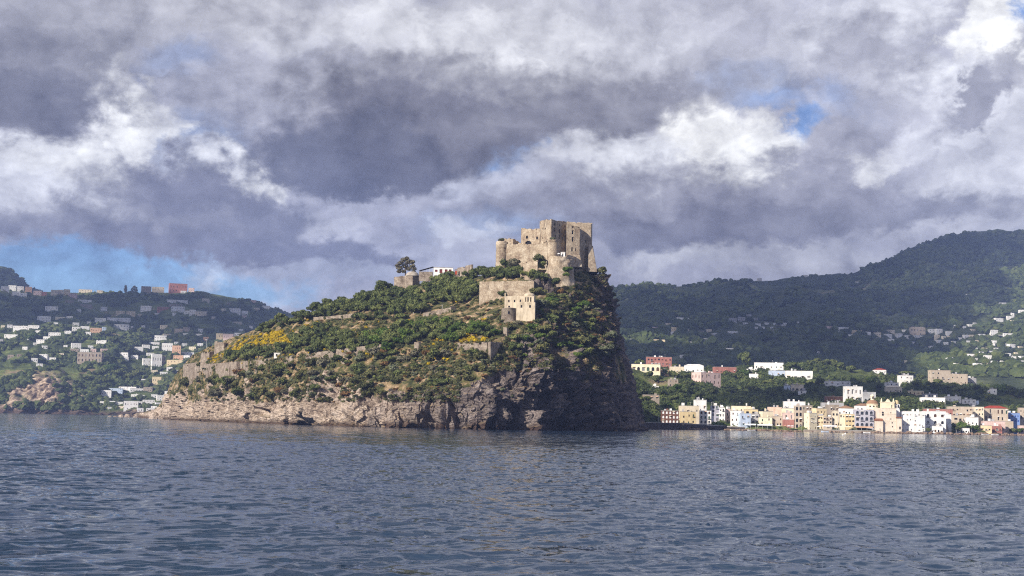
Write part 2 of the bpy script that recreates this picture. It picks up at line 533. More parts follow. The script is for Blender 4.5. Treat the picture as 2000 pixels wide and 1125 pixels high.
# ------------------------------------------------------------------ sea
def build_sea():
    az_f = np.linspace(-R(24), R(24), 640)
    az_c1 = np.linspace(R(24), R(336), 80)[1:-1]
    azs = np.concatenate([az_f, az_c1])
    rs = [0.6, 4.0, 10.0, 18.0]
    while rs[-1] < 30: rs.append(rs[-1] * 1.03)
    while rs[-1] < 260: rs.append(rs[-1] * 1.0026)
    while rs[-1] < 900: rs.append(rs[-1] * 1.0048)
    while rs[-1] < 32000: rs.append(rs[-1] * 1.08)
    rs = np.array(rs)
    A, Rr = np.meshgrid(azs, rs)
    X, Y = Rr * np.sin(A), Rr * np.cos(A)
    Z = np.zeros_like(X); DX = np.zeros_like(X); DY = np.zeros_like(X)
    dr = np.gradient(rs)[:, None]
    r2 = np.random.default_rng(5)
    for k in range(64):
        lam = 0.8 * (9.0 / 0.8) ** (r2.random() ** 1.35)
        th = R(200) + r2.normal() * R(34)              # travelling towards the boat from the far right
        kx, ky = 2 * math.pi / lam * math.sin(th), 2 * math.pi / lam * math.cos(th)
        amp = 0.0048 * lam ** 0.70
        ph = r2.random() * 6.283
        # each wave train comes and goes in groups
        gx, gy, gp = r2.normal() * 0.05, r2.normal() * 0.05, r2.random() * 6.28
        env = 0.55 + 0.65 * np.sin(X * gx + Y * gy + gp)
        fade = np.clip((lam / np.maximum(dr, Rr * 0.0011)) / 3.0 - 0.5, 0, 1)
        p = kx * X + ky * Y + ph
        a = amp * env * fade
        Z += a * (np.sin(p))
        DX -= a * np.cos(p) * math.sin(th) * 0.9
        DY -= a * np.cos(p) * math.cos(th) * 0.9
    # short steep wavelets with sharp crests, drawn out along the crest line
    ca, sa = math.cos(R(20)), math.sin(R(20))
    U, V_ = X * ca + Y * sa, -X * sa + Y * ca
    for (lx, ly, a_, sd) in ((5.5, 2.3, 0.115, 3), (2.2, 0.95, 0.12, 13), (1.1, 0.5, 0.07, 17)):
        fade = np.clip((ly / np.maximum(dr, Rr * 0.0009)) / 0.9 - 0.4, 0, 1)
        wv = 1 - 2 * np.abs(vnoise(U / lx + 0.35 * vnoise(U / 3, V_ / 3, X * 0, sd + 5), V_ / ly, X * 0 + 0.5, sd))
        Z += a_ * fade * np.sign(wv) * np.abs(wv) ** 2.0
    inner = (np.abs(A) < R(24.01)) | (A > 50)
    patch = fbm(X / 55, Y / 160, X * 0, 3, 71)
    g = (1.0 + 0.35 * patch) * np.clip((Rr - 10) / 15, 0, 1) * inner
    X, Y, Z = X + DX * g, Y + DY * g, Z * g
    V = np.stack([X, Y, Z], -1)
    n, mm = V.shape[:2]
    i = np.arange(n * mm).reshape(n, mm)
    j = np.roll(i, -1, axis=1)
    F = np.stack([i[:-1], j[:-1], j[1:], i[1:]], -1).reshape(-1, 4)[:, ::-1]
    mt, N = newmat('sea_water')
    pos = N.n('ShaderNodeNewGeometry').outputs['Position']
    c1 = N.noise(N.vmul(pos, (0.55, 0.8, 1.0)), 0.75, 7, 0.66, 0.3, out=1)      # wavelets
    c2 = N.noise(N.vmul(pos, (0.30, 0.55, 1.0)), 0.16, 4, 0.55, 0.3, out=1)     # wind sea
    gust = N.noise(N.vmul(pos, (0.010, 0.0035, 1.0)), 1.0, 4, 0.6)
    k = N.smooth(gust, 0.35, 0.65, 0.3, 1.3)
    kv = N.n('ShaderNodeCombineXYZ', {0: k, 1: N.math('MULTIPLY', k, 1.25), 2: 0.0}).outputs[0]
    t1 = N.n('ShaderNodeVectorMath', {0: N.vadd(c1, (-0.5, -0.5, -0.5)), 1: kv}, operation='MULTIPLY').outputs[0]
    t2 = N.vmul(N.vadd(c2, (-0.5, -0.5, -0.5)), (0.18, 0.26, 0.0))
    nn = N.vadd(N.vadd(N.n('ShaderNodeNewGeometry').outputs['Normal'], t1), t2)
    nn = N.n('ShaderNodeVectorMath', {0: nn}, operation='NORMALIZE').outputs[0]
    b = N.n('ShaderNodeBsdfPrincipled', {'Base Color': (0.017, 0.038, 0.072, 1), 'Roughness': 0.08, 'IOR': 1.333, 'Specular IOR Level': 0.5, 'Normal': nn})
    N.n('ShaderNodeOutputMaterial', {0: b.outputs[0]})
    tag(link('sea', mesh_np('sea', V.reshape(-1, 3), F, mt, True)), kind='structure')


build_sea()


# ------------------------------------------------------------------ terrain helpers
def smooth1(a, w, axis=0):
    if w < 1: return a
    k = np.exp(-0.5 * (np.arange(-3 * w, 3 * w + 1) / w) ** 2); k /= k.sum()
    a = np.moveaxis(a, axis, 0)
    pad = np.concatenate([np.repeat(a[:1], 3 * w, 0) * 1.0, a, np.repeat(a[-1:], 3 * w, 0)], 0)
    # keep straight continuation at the ends
    for q in range(3 * w):
        pad[q] = a[0] + (a[0] - a[min(3 * w - q, len(a) - 1)])
        pad[-1 - q] = a[-1] + (a[-1] - a[max(len(a) - 1 - (3 * w - q), 0)])
    out = sum(k[i] * pad[i:i + len(a)] for i in range(len(k)))
    return np.moveaxis(out, 0, axis)


def surf(sections, nu, nt, su=6, st=3, tw=None, wpx=0.0):
    """sections: (nsec, nrow, 3) world points -> dense grid (nu, nt, 3); rows get tw[k] samples each"""
    S = np.asarray(sections, float)
    ns, nr = S.shape[:2]
    us = np.linspace(0, ns - 1, nu)
    dist = np.linalg.norm(np.diff(S, axis=0), axis=-1).mean(1)
    if wpx:     # spend the columns where the picture shows them
        sx = 1000 + FPX * S[..., 0] / S[..., 1]
        dist = dist * (1 - wpx) + np.abs(np.diff(sx, axis=0)).mean(1) * wpx
    cu = np.concatenate([[0], np.cumsum(dist)]); uu = np.linspace(0, cu[-1], nu)
    G = np.stack([[np.interp(uu, cu, S[:, r, k]) for k in range(3)] for r in range(nr)])   # nr,3,nu
    G = np.transpose(G, (2, 0, 1))                                                     # nu,nr,3
    G = smooth1(G, su, 0)
    tw = tw or [1] * (nr - 1)
    ct = np.concatenate([[0], np.cumsum(tw)]).astype(float)
    tt = np.linspace(0, ct[-1], nt)
    H = np.empty((nu, nt, 3))
    idx = np.clip(np.searchsorted(ct, tt, side='right') - 1, 0, nr - 2)
    f = ((tt - ct[idx]) / (ct[idx + 1] - ct[idx]))[None, :, None]
    H = G[:, idx] * (1 - f) + G[:, idx + 1] * f
    H = smooth1(H, st, 1)
    rowpos = idx + f[0, :, 0]
    return H, rowpos, uu / cu[-1]


def normals(G):
    du = np.gradient(G, axis=0); dt = np.gradient(G, axis=1)
    n = np.cross(du, dt)
    n /= np.linalg.norm(n, axis=-1, keepdims=True) + 1e-9
    return n


def grid_faces(nu, nt):
    i = np.arange(nu * nt).reshape(nu, nt)
    return np.stack([i[:-1, :-1], i[1:, :-1], i[1:, 1:], i[:-1, 1:]], -1).reshape(-1, 4)


TERR = {}


def add_terrain(name, G, mat, attrs=None, smooth=False, tree=True):
    nu, nt = G.shape[:2]
    F = grid_faces(nu, nt)
    at_ = {k: ('POINT', v.reshape(-1)) for k, v in (attrs or {}).items()}
    me = mesh_np(name, G.reshape(-1, 3), F, mat, smooth, at_)
    o = tag(link(name, me), kind='structure')
    if tree:
        # a lighter copy of the surface for finding where things stand
        s = max(1, int((nu * nt / 90000) ** 0.5))
        H = G[::s, ::s]
        TERR[name] = BVHTree.FromPolygons([Vector(p) for p in H.reshape(-1, 3)], grid_faces(*H.shape[:2]).tolist())
    return o


def hit(name, px, py):
    v = ray(px, py).normalized()
    for nm in (name if isinstance(name, (list, tuple)) else (name,)):
        loc, nor, idx, d = TERR[nm].ray_cast(CAM, v)
        if loc is not None: return loc, nor
    return None, None


def hitd(name, px, py, reach=30):
    """like hit, but looks further down when the sight line clears the crest"""
    for k in range(0, reach, 2):
        p, n_ = hit(name, px, py + k)
        if p is not None: return p, n_
    return None, None


def ground(name, x, y, z=2000):
    loc, nor, idx, d = TERR[name].ray_cast(Vector((x, y, z)), Vector((0, 0, -1)))
    return loc


def hz(px):           # horizon row of the picture
    return 801 + 0.0192 * px


def shore_d(px, py):  # distance of the water's edge seen at that pixel
    v = ray(px, py)
    return -CAMH / v.z * v.y


# ------------------------------------------------------------------ the castle rock
ISL_W = [(262, 814.6), (300, 817.5), (335, 819.6), (420, 823.6), (500, 826.8), (600, 830.5), (700, 833.6), (800, 836), (900, 838.3), (960, 839.5), (1040, 840.6),
         (1120, 841.4), (1200, 841.8), (1258, 841.6), (1267, 841.0)]


def isl_d0(px):
    xs, ys = zip(*ISL_W)
    return shore_d(px, float(np.interp(px, xs, ys)))


def build_island():
    st = [
        # waterline, then (px, py, metres behind the water's edge) going up to the skyline
        [(262, 814.6, 0), (264, 812, 2), (266, 810, 4), (268, 809, 6), (270, 808, 8), (272, 808, 10), (274, 808, 12), (276, 808, 14)],
        [(300, 817.5, 0), (302, 808, 3), (304, 804, 6), (308, 801, 10), (311, 799, 14), (314, 798, 20), (317, 797, 26), (320, 796, 32)],
        [(338, 819.6, 0), (336, 798, 3), (335, 772, 5), (343, 744, 9), (352, 714, 14), (360, 706, 24), (368, 698, 38), (378, 692, 50)],
        [(420, 823.6, 0), (420, 796, 3), (420, 764, 7), (423, 738, 14), (425, 708, 20), (428, 694, 44), (432, 680, 66), (438, 664, 90)],
        [(500, 826.8, 0), (500, 797, 3), (500, 768, 8), (500, 737, 24), (500, 701, 29), (500, 682, 52), (504, 662, 88), (510, 638, 125)],
        [(600, 830.5, 0), (600, 800, 4), (600, 772, 12), (600, 716, 40), (600, 691, 44), (600, 666, 72), (600, 638, 112), (600, 610, 152)],
        [(700, 833.6, 0), (700, 802, 5), (700, 772, 14), (700, 706, 45), (700, 681, 49), (700, 646, 92), (700, 616, 142), (694, 585, 190)],
        [(800, 836, 0), (800, 802, 5), (800, 768, 12), (800, 700, 45), (800, 674, 50), (800, 634, 92), (800, 596, 142), (790, 556, 200)],
        [(900, 838.3, 0), (900, 800, 5), (900, 756, 12), (900, 694, 36), (900, 667, 41), (902, 632, 82), (905, 590, 130), (906, 541, 188)],
        [(960, 839.5, 0), (960, 798, 5), (960, 748, 12), (958, 702, 26), (958, 666, 34), (966, 628, 66), (978, 578, 108), (985, 527, 158)],
        [(1040, 840.6, 0), (1040, 794, 5), (1044, 742, 11), (1045, 692, 20), (1046, 648, 34), (1050, 604, 56), (1055, 562, 86), (1060, 522, 126)],
        [(1120, 841.4, 0), (1120, 788, 5), (1118, 732, 12), (1116, 680, 22), (1114, 636, 34), (1112, 592, 50), (1112, 556, 68), (1112, 530, 96)],
        [(1200, 842.2, 0), (1198, 788, 5), (1192, 728, 12), (1184, 678, 22), (1175, 636, 34), (1166, 600, 44), (1160, 562, 58), (1152, 530, 84)],
        [(1252, 842.2, 0), (1244, 790, 6), (1230, 738, 12), (1216, 694, 22), (1208, 650, 30), (1198, 610, 42), (1186, 566, 60), (1174, 534, 92)],
    ]
    S = []
    for sec in st:
        d0 = shore_d(sec[0][0], sec[0][1])
        S.append([tuple(P(x, y, d0 + dd)) for (x, y, dd) in sec])
    last = shore_d(1252, 842.2)
    tail = [
        [(1266, 841.5, 40), (1257, 790, 44), (1241, 738, 50), (1226, 690, 56), (1218, 650, 62), (1206, 608, 70), (1193, 566, 86), (1182, 540, 120)],
        [(1262, 836, 110), (1254, 790, 112), (1238, 738, 115), (1223, 690, 118), (1213, 650, 120), (1202, 608, 125), (1190, 570, 134), (1180, 546, 150)],
        [(1215, 836, 200), (1212, 790, 198), (1200, 738, 196), (1190, 690, 194), (1180, 650, 192), (1175, 608, 188), (1168, 570, 182), (1160, 546, 170)],
    ]
    for sec in tail:
        S.append([tuple(P(x, y, last + dd)) for (x, y, dd) in sec])
    # behind the skyline the ground falls back to the sea
    S2 = []
    for q, sec in enumerate(S):
        p0 = np.array(sec[0]); p = np.array(sec[-1])
        sec = [tuple(np.array(sec[0]) - [0, 0, 4.0])] + list(sec)      # foot under water
        drop = max(6.0, p[2])
        b1 = p + [0, 16, -drop * 0.06]; b2 = p + [0, 60, -drop * 0.45]; b3 = p + [0, 95, -drop - 5]
        if q > 13:
            b1, b2, b3 = p + [-10, 4, -1], p + [-25, 30, -drop * 0.5], p + [-40, 60, -drop - 5]
        S2.append(sec + [tuple(b1), tuple(b2), tuple(b3)])
    tw = [0.25, 2.2, 2.2, 3.2, 2.4, 2.4, 2.6, 2.6, 0.7, 0.8, 0.8]
    G, rp, uu = surf(S2, 1700, 500, 20, 4, tw, 0.93)
    n = normals(G)
    n *= np.sign((n * (np.array([0, 0, 60]) * 0 + np.array([0.0, -1.0, 0.8]))).sum(-1).mean())
    X, Y, Z = G[..., 0], G[..., 1], G[..., 2]
    pxx = 1000 + FPX * X / Y
    row = rp[None, :] + 0 * X                 # 1 = waterline, 3 = cliff top, 5 = wall top, 8 = skyline
    east = np.clip((pxx - 930) / 130, 0, 1)    # the bare, steep part above the point
    wob = fbm(X / 26, Y / 26, Z / 14, 3, 11) * 0.95
    rock = np.clip((3.3 + wob - row) / 0.5, 0, 1)
    rockE = np.clip((7.2 + wob * 3.0 - row) / 1.5, 0, 1)
    rock = np.clip(rock + east * rockE * np.clip(0.75 + fbm(X / 16, Y / 16, Z / 16, 3, 15) * 0.9, 0.0, 1), 0, 1)
    front = np.clip((9.2 - row) / 0.6, 0, 1)
    # large buttresses and clefts, then blocks, then rough skin
    but = ridged(X / 24 + 3, Y / 24, Z / 80, 3, 21) - 0.5
    cleft = 1 - np.abs(vnoise(X / 13, Y / 13, Z / 70, 25)) * 3.2
    cleft = np.clip(cleft, 0, 1) ** 2
    blocks = ridged(X / 9, Y / 9, Z / 12, 3, 31) - 0.6
    rough = fbm(X / 2.6, Y / 2.6, Z / 2.0, 4, 41)
    # fractured blocks: every cell of the rock stands out or back by its own amount
    sel = np.nonzero((rock > 0.02) & (row > 0.4))
    xs_, ys_, zs_ = X[sel], Y[sel], Z[sel]
    wx_, wy_, wz_ = [1.8 * vnoise(xs_ / 4.5, ys_ / 4.5, zs_ / 4.5, 95 + q) for q in range(3)]
    frac = np.zeros_like(X); tmp = np.zeros(len(xs_))
    for (cw, ch, am, sd) in ((7.5, 12.0, 3.0, 1), (2.9, 3.2, 1.05, 2)):
        tmp += am * cells((xs_ + wx_) / cw, (ys_ + wy_) / cw, (zs_ + wz_ * 0.7 + 0.25 * xs_) / ch, 940 + sd)
    frac[sel] = tmp
    bed = Z + 0.22 * X * np.clip((700 - pxx) / 400, -0.1, 0.8) + 2.2 * fbm(X / 18, Y / 18, Z / 18, 2, 51)
    strata = np.abs((bed / 3.4) % 1.0 - 0.5) * 2
    strata2 = np.abs((bed / 1.25 + 0.3 * rough) % 1.0 - 0.5) * 2
    big = 1.0 + 0.55 * east
    east2 = np.clip((pxx - 1010) / 90, 0, 1)
    east2 = east2 * (1 - 0.85 * np.clip((pxx - 1150) / 45, 0, 1))
    but = but + east2 * 1.1 * np.minimum(ridged(X / 38, Y / 38, Z / 55, 2, 26) - 0.75, 0.15)
    big = big * (1 - 0.45 * np.clip((pxx - 1160) / 40, 0, 1))
    d = rock * (4.6 * big * but - 4.6 * big * cleft + 1.6 * big * blocks + frac * (0.8 + 1.1 * east) + 0.55 * rough + 1.5 * (strata - 0.5) * (0.25 + east * .9) + 0.3 * (strata2 - 0.5))
    d += rock * east * 4.0 * (ridged(X / 11 + 5, Y / 11, Z / 26, 2, 27) - 0.6)
    d += (1 - rock) * (1.4 * fbm(X / 12, Y / 12, Z / 12, 3, 61) + 0.6 * rough)
    d *= front * np.clip((row - 0.0) / 0.4 + 0.3, 0, 1)
    d *= 1 - 0.7 * np.clip((row - 7.4) / 0.6, 0, 1)
    edge = np.clip((pxx - 1165) / 45, 0, 1) * np.clip(row - 0.3, 0, 1)
    d = d * (1 - 0.6 * edge) - 2.6 * edge * front
    sk = np.clip((360 - pxx) / 60, 0, 1)
    d *= 1 - 0.55 * sk
    # sea cave and deep clefts near the water
    for (cx, w_, top, dep) in ((607, 17, 798, 16), (511, 7, 768, 12), (640, 5, 812, 6), (688, 4, 800, 7), (738, 5, 806, 7), (790, 6, 806, 8), (846, 8, 792, 9), (889, 5, 758, 10), (968, 9, 806, 10),
                               (1018, 17, 788, 13), (1066, 10, 800, 10), (1150, 10, 775, 12)):
        pyy = 562.5 - FPX * (((Z - CAMH) / Y) - math.tan(PITCH)) * math.cos(PITCH) ** 2
        pyy = pyy + (pxx - 1000) * 0.0192
        wx = 9 * vnoise(X / 6 + cx, Z / 8, Z * 0, 77) + 4 * vnoise(X / 2, Z / 2.5, Z * 0, 78) + (pyy - top) * 0.12 * math.sin(cx)
        k = np.clip(1 - np.abs(pxx - cx - wx) / (1.35 * w_ * np.clip((pyy - top) / 40, 0.25, 1)), 0, 1) ** 0.5 * np.clip((pyy - top) / 10, 0, 1) * (row < 4.5)
        d -= dep * k
    G = G + n * d[..., None]
    veg = 1 - rock
    attrs = {'veg': veg, 'east': np.clip((pxx - 640) / 560, 0, 1), 'low': np.clip(1.35 - Z / 2.2, 0, 1), 'east_shade': np.clip((pxx - 1060) / 90, 0, 1)}
    mt, N = newmat('castle_rock')
    A = lambda nm: N.n('ShaderNodeAttribute', attribute_name=nm).outputs['Fac']
    gn = N.n('ShaderNodeNewGeometry')
    pos = gn.outputs['Position']
    a1 = N.noise(pos, 0.09, 8, 0.62, 0.5)
    a2 = N.noise(N.vmul(pos, (1, 1, 2.8)), 0.55, 8, 0.68, 0.3)
    f = N.math('ADD', N.math('MULTIPLY', a1, 0.5), N.math('MULTIPLY', a2, 0.5))
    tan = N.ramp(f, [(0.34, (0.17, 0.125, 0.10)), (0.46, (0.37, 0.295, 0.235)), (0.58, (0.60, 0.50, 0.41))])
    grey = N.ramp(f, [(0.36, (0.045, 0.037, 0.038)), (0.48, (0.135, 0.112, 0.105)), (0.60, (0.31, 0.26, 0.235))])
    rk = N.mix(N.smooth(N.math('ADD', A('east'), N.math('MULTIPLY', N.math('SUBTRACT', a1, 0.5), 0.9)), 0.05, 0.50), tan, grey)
    rk = N.mix(N.math('MULTIPLY', A('east_shade'), 0.8), rk, N.mix(1.0, rk, (0.72, 0.69, 0.71), 'MULTIPLY'))  # rock colour darkened to deepen the shade on the east face
    # vertical seep stains and dry cracks
    seep = N.noise(N.vmul(pos, (1, 1, 0.12)), 0.35, 6, 0.65)
    rk = N.mix(N.smooth(seep, 0.54, 0.72, 0, 0.55), rk, (0.05, 0.035, 0.03))
    cr = N.n('ShaderNodeTexVoronoi', {'Vector': N.vadd(N.vmul(pos, (1, 1, 1.9)), N.vmul(N.noise(pos, 0.25, 5, out=1), (6.5, 6.5, 6.5))), 'Scale': 0.16}, feature='DISTANCE_TO_EDGE').outputs[0]
    rk = N.mix(N.smooth(cr, 0.0, 0.035), N.mix(1.0, rk, (0.5, 0.45, 0.44), 'MULTIPLY'), rk)
    # weed and wet band at the water
    rk = N.mix(N.math('MULTIPLY', A('low'), 0.85), rk, (0.060, 0.034, 0.022))
    # thin soil with dry grass
    s1 = N.noise(pos, 0.16, 7, 0.6, 0.4)
    soil = N.ramp(s1, [(0.36, (0.035, 0.042, 0.016)), (0.48, (0.095, 0.098, 0.038)), (0.555, (0.22, 0.165, 0.085)), (0.64, (0.42, 0.31, 0.20))])
    vg = N.smooth(N.math('ADD', A('veg'), N.math('MULTIPLY', N.math('SUBTRACT', a2, 0.5), 1.2)), 0.35, 0.6)
    nzc = N.n('ShaderNodeSeparateXYZ', {0: gn.outputs['Normal']}).outputs[2]
    ledge = N.math('MULTIPLY', N.smooth(nzc, 0.45, 0.8), N.smooth(s1, 0.42, 0.58))
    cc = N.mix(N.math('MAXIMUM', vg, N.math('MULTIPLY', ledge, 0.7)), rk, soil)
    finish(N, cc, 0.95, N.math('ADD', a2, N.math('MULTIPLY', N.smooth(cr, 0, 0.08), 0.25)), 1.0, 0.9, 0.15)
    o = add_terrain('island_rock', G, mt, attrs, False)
    return G


ISL = build_island()

# skerries off the western tip
def build_boulders():
    r2 = np.random.default_rng(3)
    spots = [(238, 808, 9, 4), (252, 808, 14, 6), (268, 811, 13, 7), (284, 811, 16, 10), (300, 812, 18, 12), (318, 813, 20, 14), (331, 812, 14, 15), (226, 809, 7, 2.5), (215, 808.5, 6, 2)]
    for q, (px, py, w_, h_) in enumerate(spots):
        d = max(1100, shore_d(px, hz(px) + 9)) if px < 300 else 1230
        c = P(px, hz(px) + CAMH * FPX / d, d)
        sx, sz = w_ / 2 * d / FPX * 1.25, h_ * d / FPX
        bm_ = ico_np(3)
        v, f = bm_
        nn = fbm(v[:, 0] * 1.3 + q * 9, v[:, 1] * 1.3, v[:, 2] * 1.3, 4, 90) * 0.32 + 1
        v2 = v * nn[:, None] * [sx, sx * 0.9, sz * 1.0]
        me = mesh_np('boulder', v2, f, MATS['castle_rock'], False)
        o = link('shore_boulder', me, None, (c.x, c.y, 0.0))
        AUTO.append((o, ['low flat brown rock', 'brown boulder'][h_ > 5], 'rock', px, py, 'rocks off the left tip of the island'))


AUTO = []      # (object, look, category, px, py, group) : labelled together at the end


def ico_np(sub):
    import bmesh
    bm = bmesh.new()
    bmesh.ops.create_icosphere(bm, subdivisions=sub, radius=1.0)
    v = np.array([x.co[:] for x in bm.verts]); f = np.array([[q.index for q in t.verts] for t in bm.faces])
    bm.free()
    return v, f


build_boulders()


# ------------------------------------------------------------------ land material with fields, scrub and bare cuts
def land_mat(name, c_dark, c_mid, c_field, c_bare, sc=1.0, bare=0.64):
    mt, N = newmat(name)
    gn = N.n('ShaderNodeNewGeometry')
    pos = N.vmul(gn.outputs['Position'], (sc, sc * 0.7, sc * 2.4))
    a = N.noise(pos, 0.006, 8, 0.6, 0.6)
    b = N.noise(pos, 0.03, 8, 0.62, 0.3)
    f = N.math('ADD', N.math('MULTIPLY', a, 0.5), N.math('MULTIPLY', b, 0.5))
    cc = N.ramp(f, [(0.36, c_dark), (0.48, c_mid), (0.58, c_field), (bare, c_bare)])
    zz = N.n('ShaderNodeSeparateXYZ', {0: gn.outputs['Position']}).outputs[2]
    ter = N.math('SINE', N.math('MULTIPLY', N.math('ADD', zz, N.math('MULTIPLY', a, 30.0)), 0.9))
    cc = N.mix(N.smooth(ter, 0.3, 1.0, 0, 0.30), cc, c_dark)
    lowr = N.n('ShaderNodeAttribute', attribute_name='rock').outputs['Fac']
    rc = N.ramp(N.noise(N.vmul(pos, (1, 1, 0.7)), 0.07, 9, 0.72, 0.6), [(0.38, (0.05, 0.037, 0.03)), (0.47, (0.22, 0.16, 0.12)), (0.53, (0.36, 0.28, 0.20)), (0.62, (0.52, 0.42, 0.32))])
    rc = N.mix(N.smooth(zz, 3.0, 13.0), (0.085, 0.058, 0.048), rc)
    cc = N.mix(lowr, cc, rc)
    finish(N, cc, 0.95, b, 0.8, 8.0, 0.1)
    return mt


def section_terrain(name, xs, rows, nu, nt, su, st, mat, noise_amp, skyrow, seed, rockf=None, fine=1.0, tree=True):
    """rows: list of (ylist over xs, dlist over xs) or dict z"""
    S = []
    for q, x in enumerate(xs):
        sec = []
        for (ys, ds) in rows:
            y = ys[q] if isinstance(ys, (list, tuple)) else ys
            d = ds[q] if isinstance(ds, (list, tuple)) else ds
            sec.append(tuple(P(x, y, d)))
        e = sec[-1]
        sec[0] = (sec[0][0], sec[0][1], -3.0)
        sec.append((e[0] * 1.04, e[1] + (e[1] - 0) * 0.04, e[2] * 0.93))
        sec.append((e[0] * 1.25, e[1] * 1.25, e[2] * 0.3))
        S.append(sec)
    G, rp, uu = surf(S, nu, nt, su, st)
    X, Y, Z = G[..., 0], G[..., 1], G[..., 2]
    row = rp[None, :] + 0 * X
    k = np.clip(row / 1.0, 0, 1) * np.clip(np.abs(row - skyrow) / 0.7 + 0.12, 0, 1)
    L = noise_amp
    Z2 = Z + k * L * (ridged(X / (L * 9), Y / (L * 11), X * 0, 4, seed, 0.45) - 0.6) + k * 0.28 * L * fbm(X / (L * 1.6), Y / (L * 1.6), X * 0, 3, seed + 9) * fine
    G = np.stack([X, Y, Z2], -1)
    rock = rockf(G, row) if rockf else np.zeros_like(X)
    if rockf:
        n = normals(G)
        dd = rock * (12 * (ridged(X / 34, Y / 34, Z / 60, 3, seed + 3) - 0.5) + 5 * fbm(X / 9, Y / 9, Z / 6, 4, seed + 5))
        G[..., 1] -= dd
    add_terrain(name, G, mat, {'rock': rock}, True, tree)
    return G


# left headland with its scattered villas
LX = [-260, -120, 0, 60, 120, 170, 230, 280, 340, 400, 480, 545, 600, 680, 780]
sky_l = [566, 562, 562, 570, 568, 570, 570, 569, 569, 569, 582, 604, 622, 650, 690]
SHL = [hz(x) + 5.4 for x in LX]


def lrow(y0, y1, frac):
    return [a * (1 - frac) + b * frac for a, b in zip(y0, y1)]


cl_top = [745, 745, 750, 742, 738, 745, 770, 780, 785, 785, 785, 785, 785, 790, 790]
left_rows = [(SHL, 2500), ([min(s - 6, s) for s in SHL], 2520), (lrow(SHL, cl_top, 0.55), 2545), (cl_top, 2600), (lrow(cl_top, sky_l, 0.28), 2800), (lrow(cl_top, sky_l, 0.5), 3050),
             (lrow(cl_top, sky_l, 0.72), 3330), (lrow(cl_top, sky_l, 0.9), 3560), (sky_l, 3760)]
left_rows[0] = ([hz(x) + CAMH * FPX / 2500 for x in LX], 2500)


def rock_left(G, row):
    X, Y, Z = G[..., 0], G[..., 1], G[..., 2]
    pxx = 1000 + FPX * X / Y
    band = np.clip((3.15 - row) / 0.35, 0, 1) * np.clip((row - 0.9) / 0.4, 0, 1)
    patch = np.clip((fbm(X / 60, Y / 60, Z / 30, 3, 301) + 0.42) * 3, 0, 1)
    patch = np.maximum(patch, np.clip((fbm(X / 40, Y / 40, Z / 25, 3, 305) + 0.75) * 2, 0, 1) * np.clip((pxx - 10) / 20, 0, 1) * np.clip((185 - pxx) / 20, 0, 1))
    c = band * patch * np.clip((215 - pxx) / 30, 0, 1)
    shore = np.clip((1.55 - row) / 0.3, 0, 1)
    return np.clip(np.maximum(c, shore * 0.9), 0, 1)


LAND_L = land_mat('left_hill_ground', (0.026, 0.038, 0.014), (0.070, 0.092, 0.030), (0.15, 0.18, 0.055), (0.28, 0.21, 0.13), 1.0, 0.64)
section_terrain('left_hill', LX, left_rows, 640, 260, 10, 4, LAND_L, 14.0, 8, 201, rock_left)

# the dark shoulder behind it at the far left
DX_ = [-420, -250, -120, -20, 0, 12, 24, 40, 55, 80, 140]
DY_ = [430, 470, 500, 514, 518, 522, 524, 538, 554, 566, 600]
section_terrain('far_hill', DX_, [([hz(x) - 30 for x in DX_], 4300), ([y + 60 for y in DY_], 4500), (DY_, 5000)], 200, 60, 2, 2, LAND_L, 16.0, 2, 231)

# mountain behind the village
MX = [1020, 1120, 1200, 1264, 1312, 1400, 1456, 1540, 1620, 1672, 1696, 1732, 1760, 1800, 1860, 1932, 1984, 2060, 2200, 2400]
MY = [568, 562, 559, 549, 558, 551, 546, 544, 537, 533, 514, 508, 493, 471, 455, 447, 450, 458, 490, 540]
m0 = [hz(x) - 20 for x in MX]
m1 = [726 if x < 1700 else 742 for x in MX]
m2 = [688 if x < 1700 else 714 for x in MX]
m3 = [655 if x < 1700 else 680 for x in MX]
m4 = [628 if x < 1700 else 648 for x in MX]
LAND_M = land_mat('mountain_ground', (0.026, 0.036, 0.020), (0.052, 0.068, 0.030), (0.11, 0.125, 0.055), (0.24, 0.20, 0.135), 0.8, 0.68)
LAND_M2 = LAND_M
section_terrain('mountain', MX, [(m0, 1900), (m1, 2250), (m2, 2550), (m3, 2850), (m4, 3200), (lrow(m4, MY, 0.35), 3750), (lrow(m4, MY, 0.7), 4250), (MY, 4700)],
                760, 300, 7, 4, LAND_M, 32.0, 7, 401)

# the slope above the waterfront town
NX = [1100, 1200, 1270, 1340, 1400, 1500, 1600, 1700, 1800, 1880, 1950, 2010, 2150, 2350]
SHR = [839.5, 839.5, 838.6, 839.5, 840.0, 842.0, 844.0, 846.0, 847.8, 849.0, 850, 851, 853, 856]
crest = [712, 712, 712, 716, 716, 712, 710, 726, 742, 748, 756, 764, 778, 790]
sd_ = [shore_d(x, y) for x, y in zip(NX, SHR)]
n0 = (SHR, sd_)
def zy(x, d, z):   # picture row of height z at distance d
    return hz(x) + (CAMH - z) * FPX / d
n1 = ([zy(x, d + 14, 2.2) for x, d in zip(NX, sd_)], [d + 14 for d in sd_])
n2 = ([zy(x, d + 50, 5.0) for x, d in zip(NX, sd_)], [d + 50 for d in sd_])
n3 = ([792, 792, 792, 796, 800, 800, 798, 796, 798, 800, 802, 804, 806, 808], [d + 120 for d in sd_])
n4 = (lrow(n3[0], crest, 0.38), [d + 230 for d in sd_])
n5 = (lrow(n3[0], crest, 0.72), [d + 370 for d in sd_])
n6 = (crest, [d + 520 for d in sd_])
LAND_T = land_mat('town_slope_ground', (0.026, 0.038, 0.014), (0.062, 0.082, 0.028), (0.14, 0.165, 0.052), (0.25, 0.20, 0.12), 1.8, 0.66)
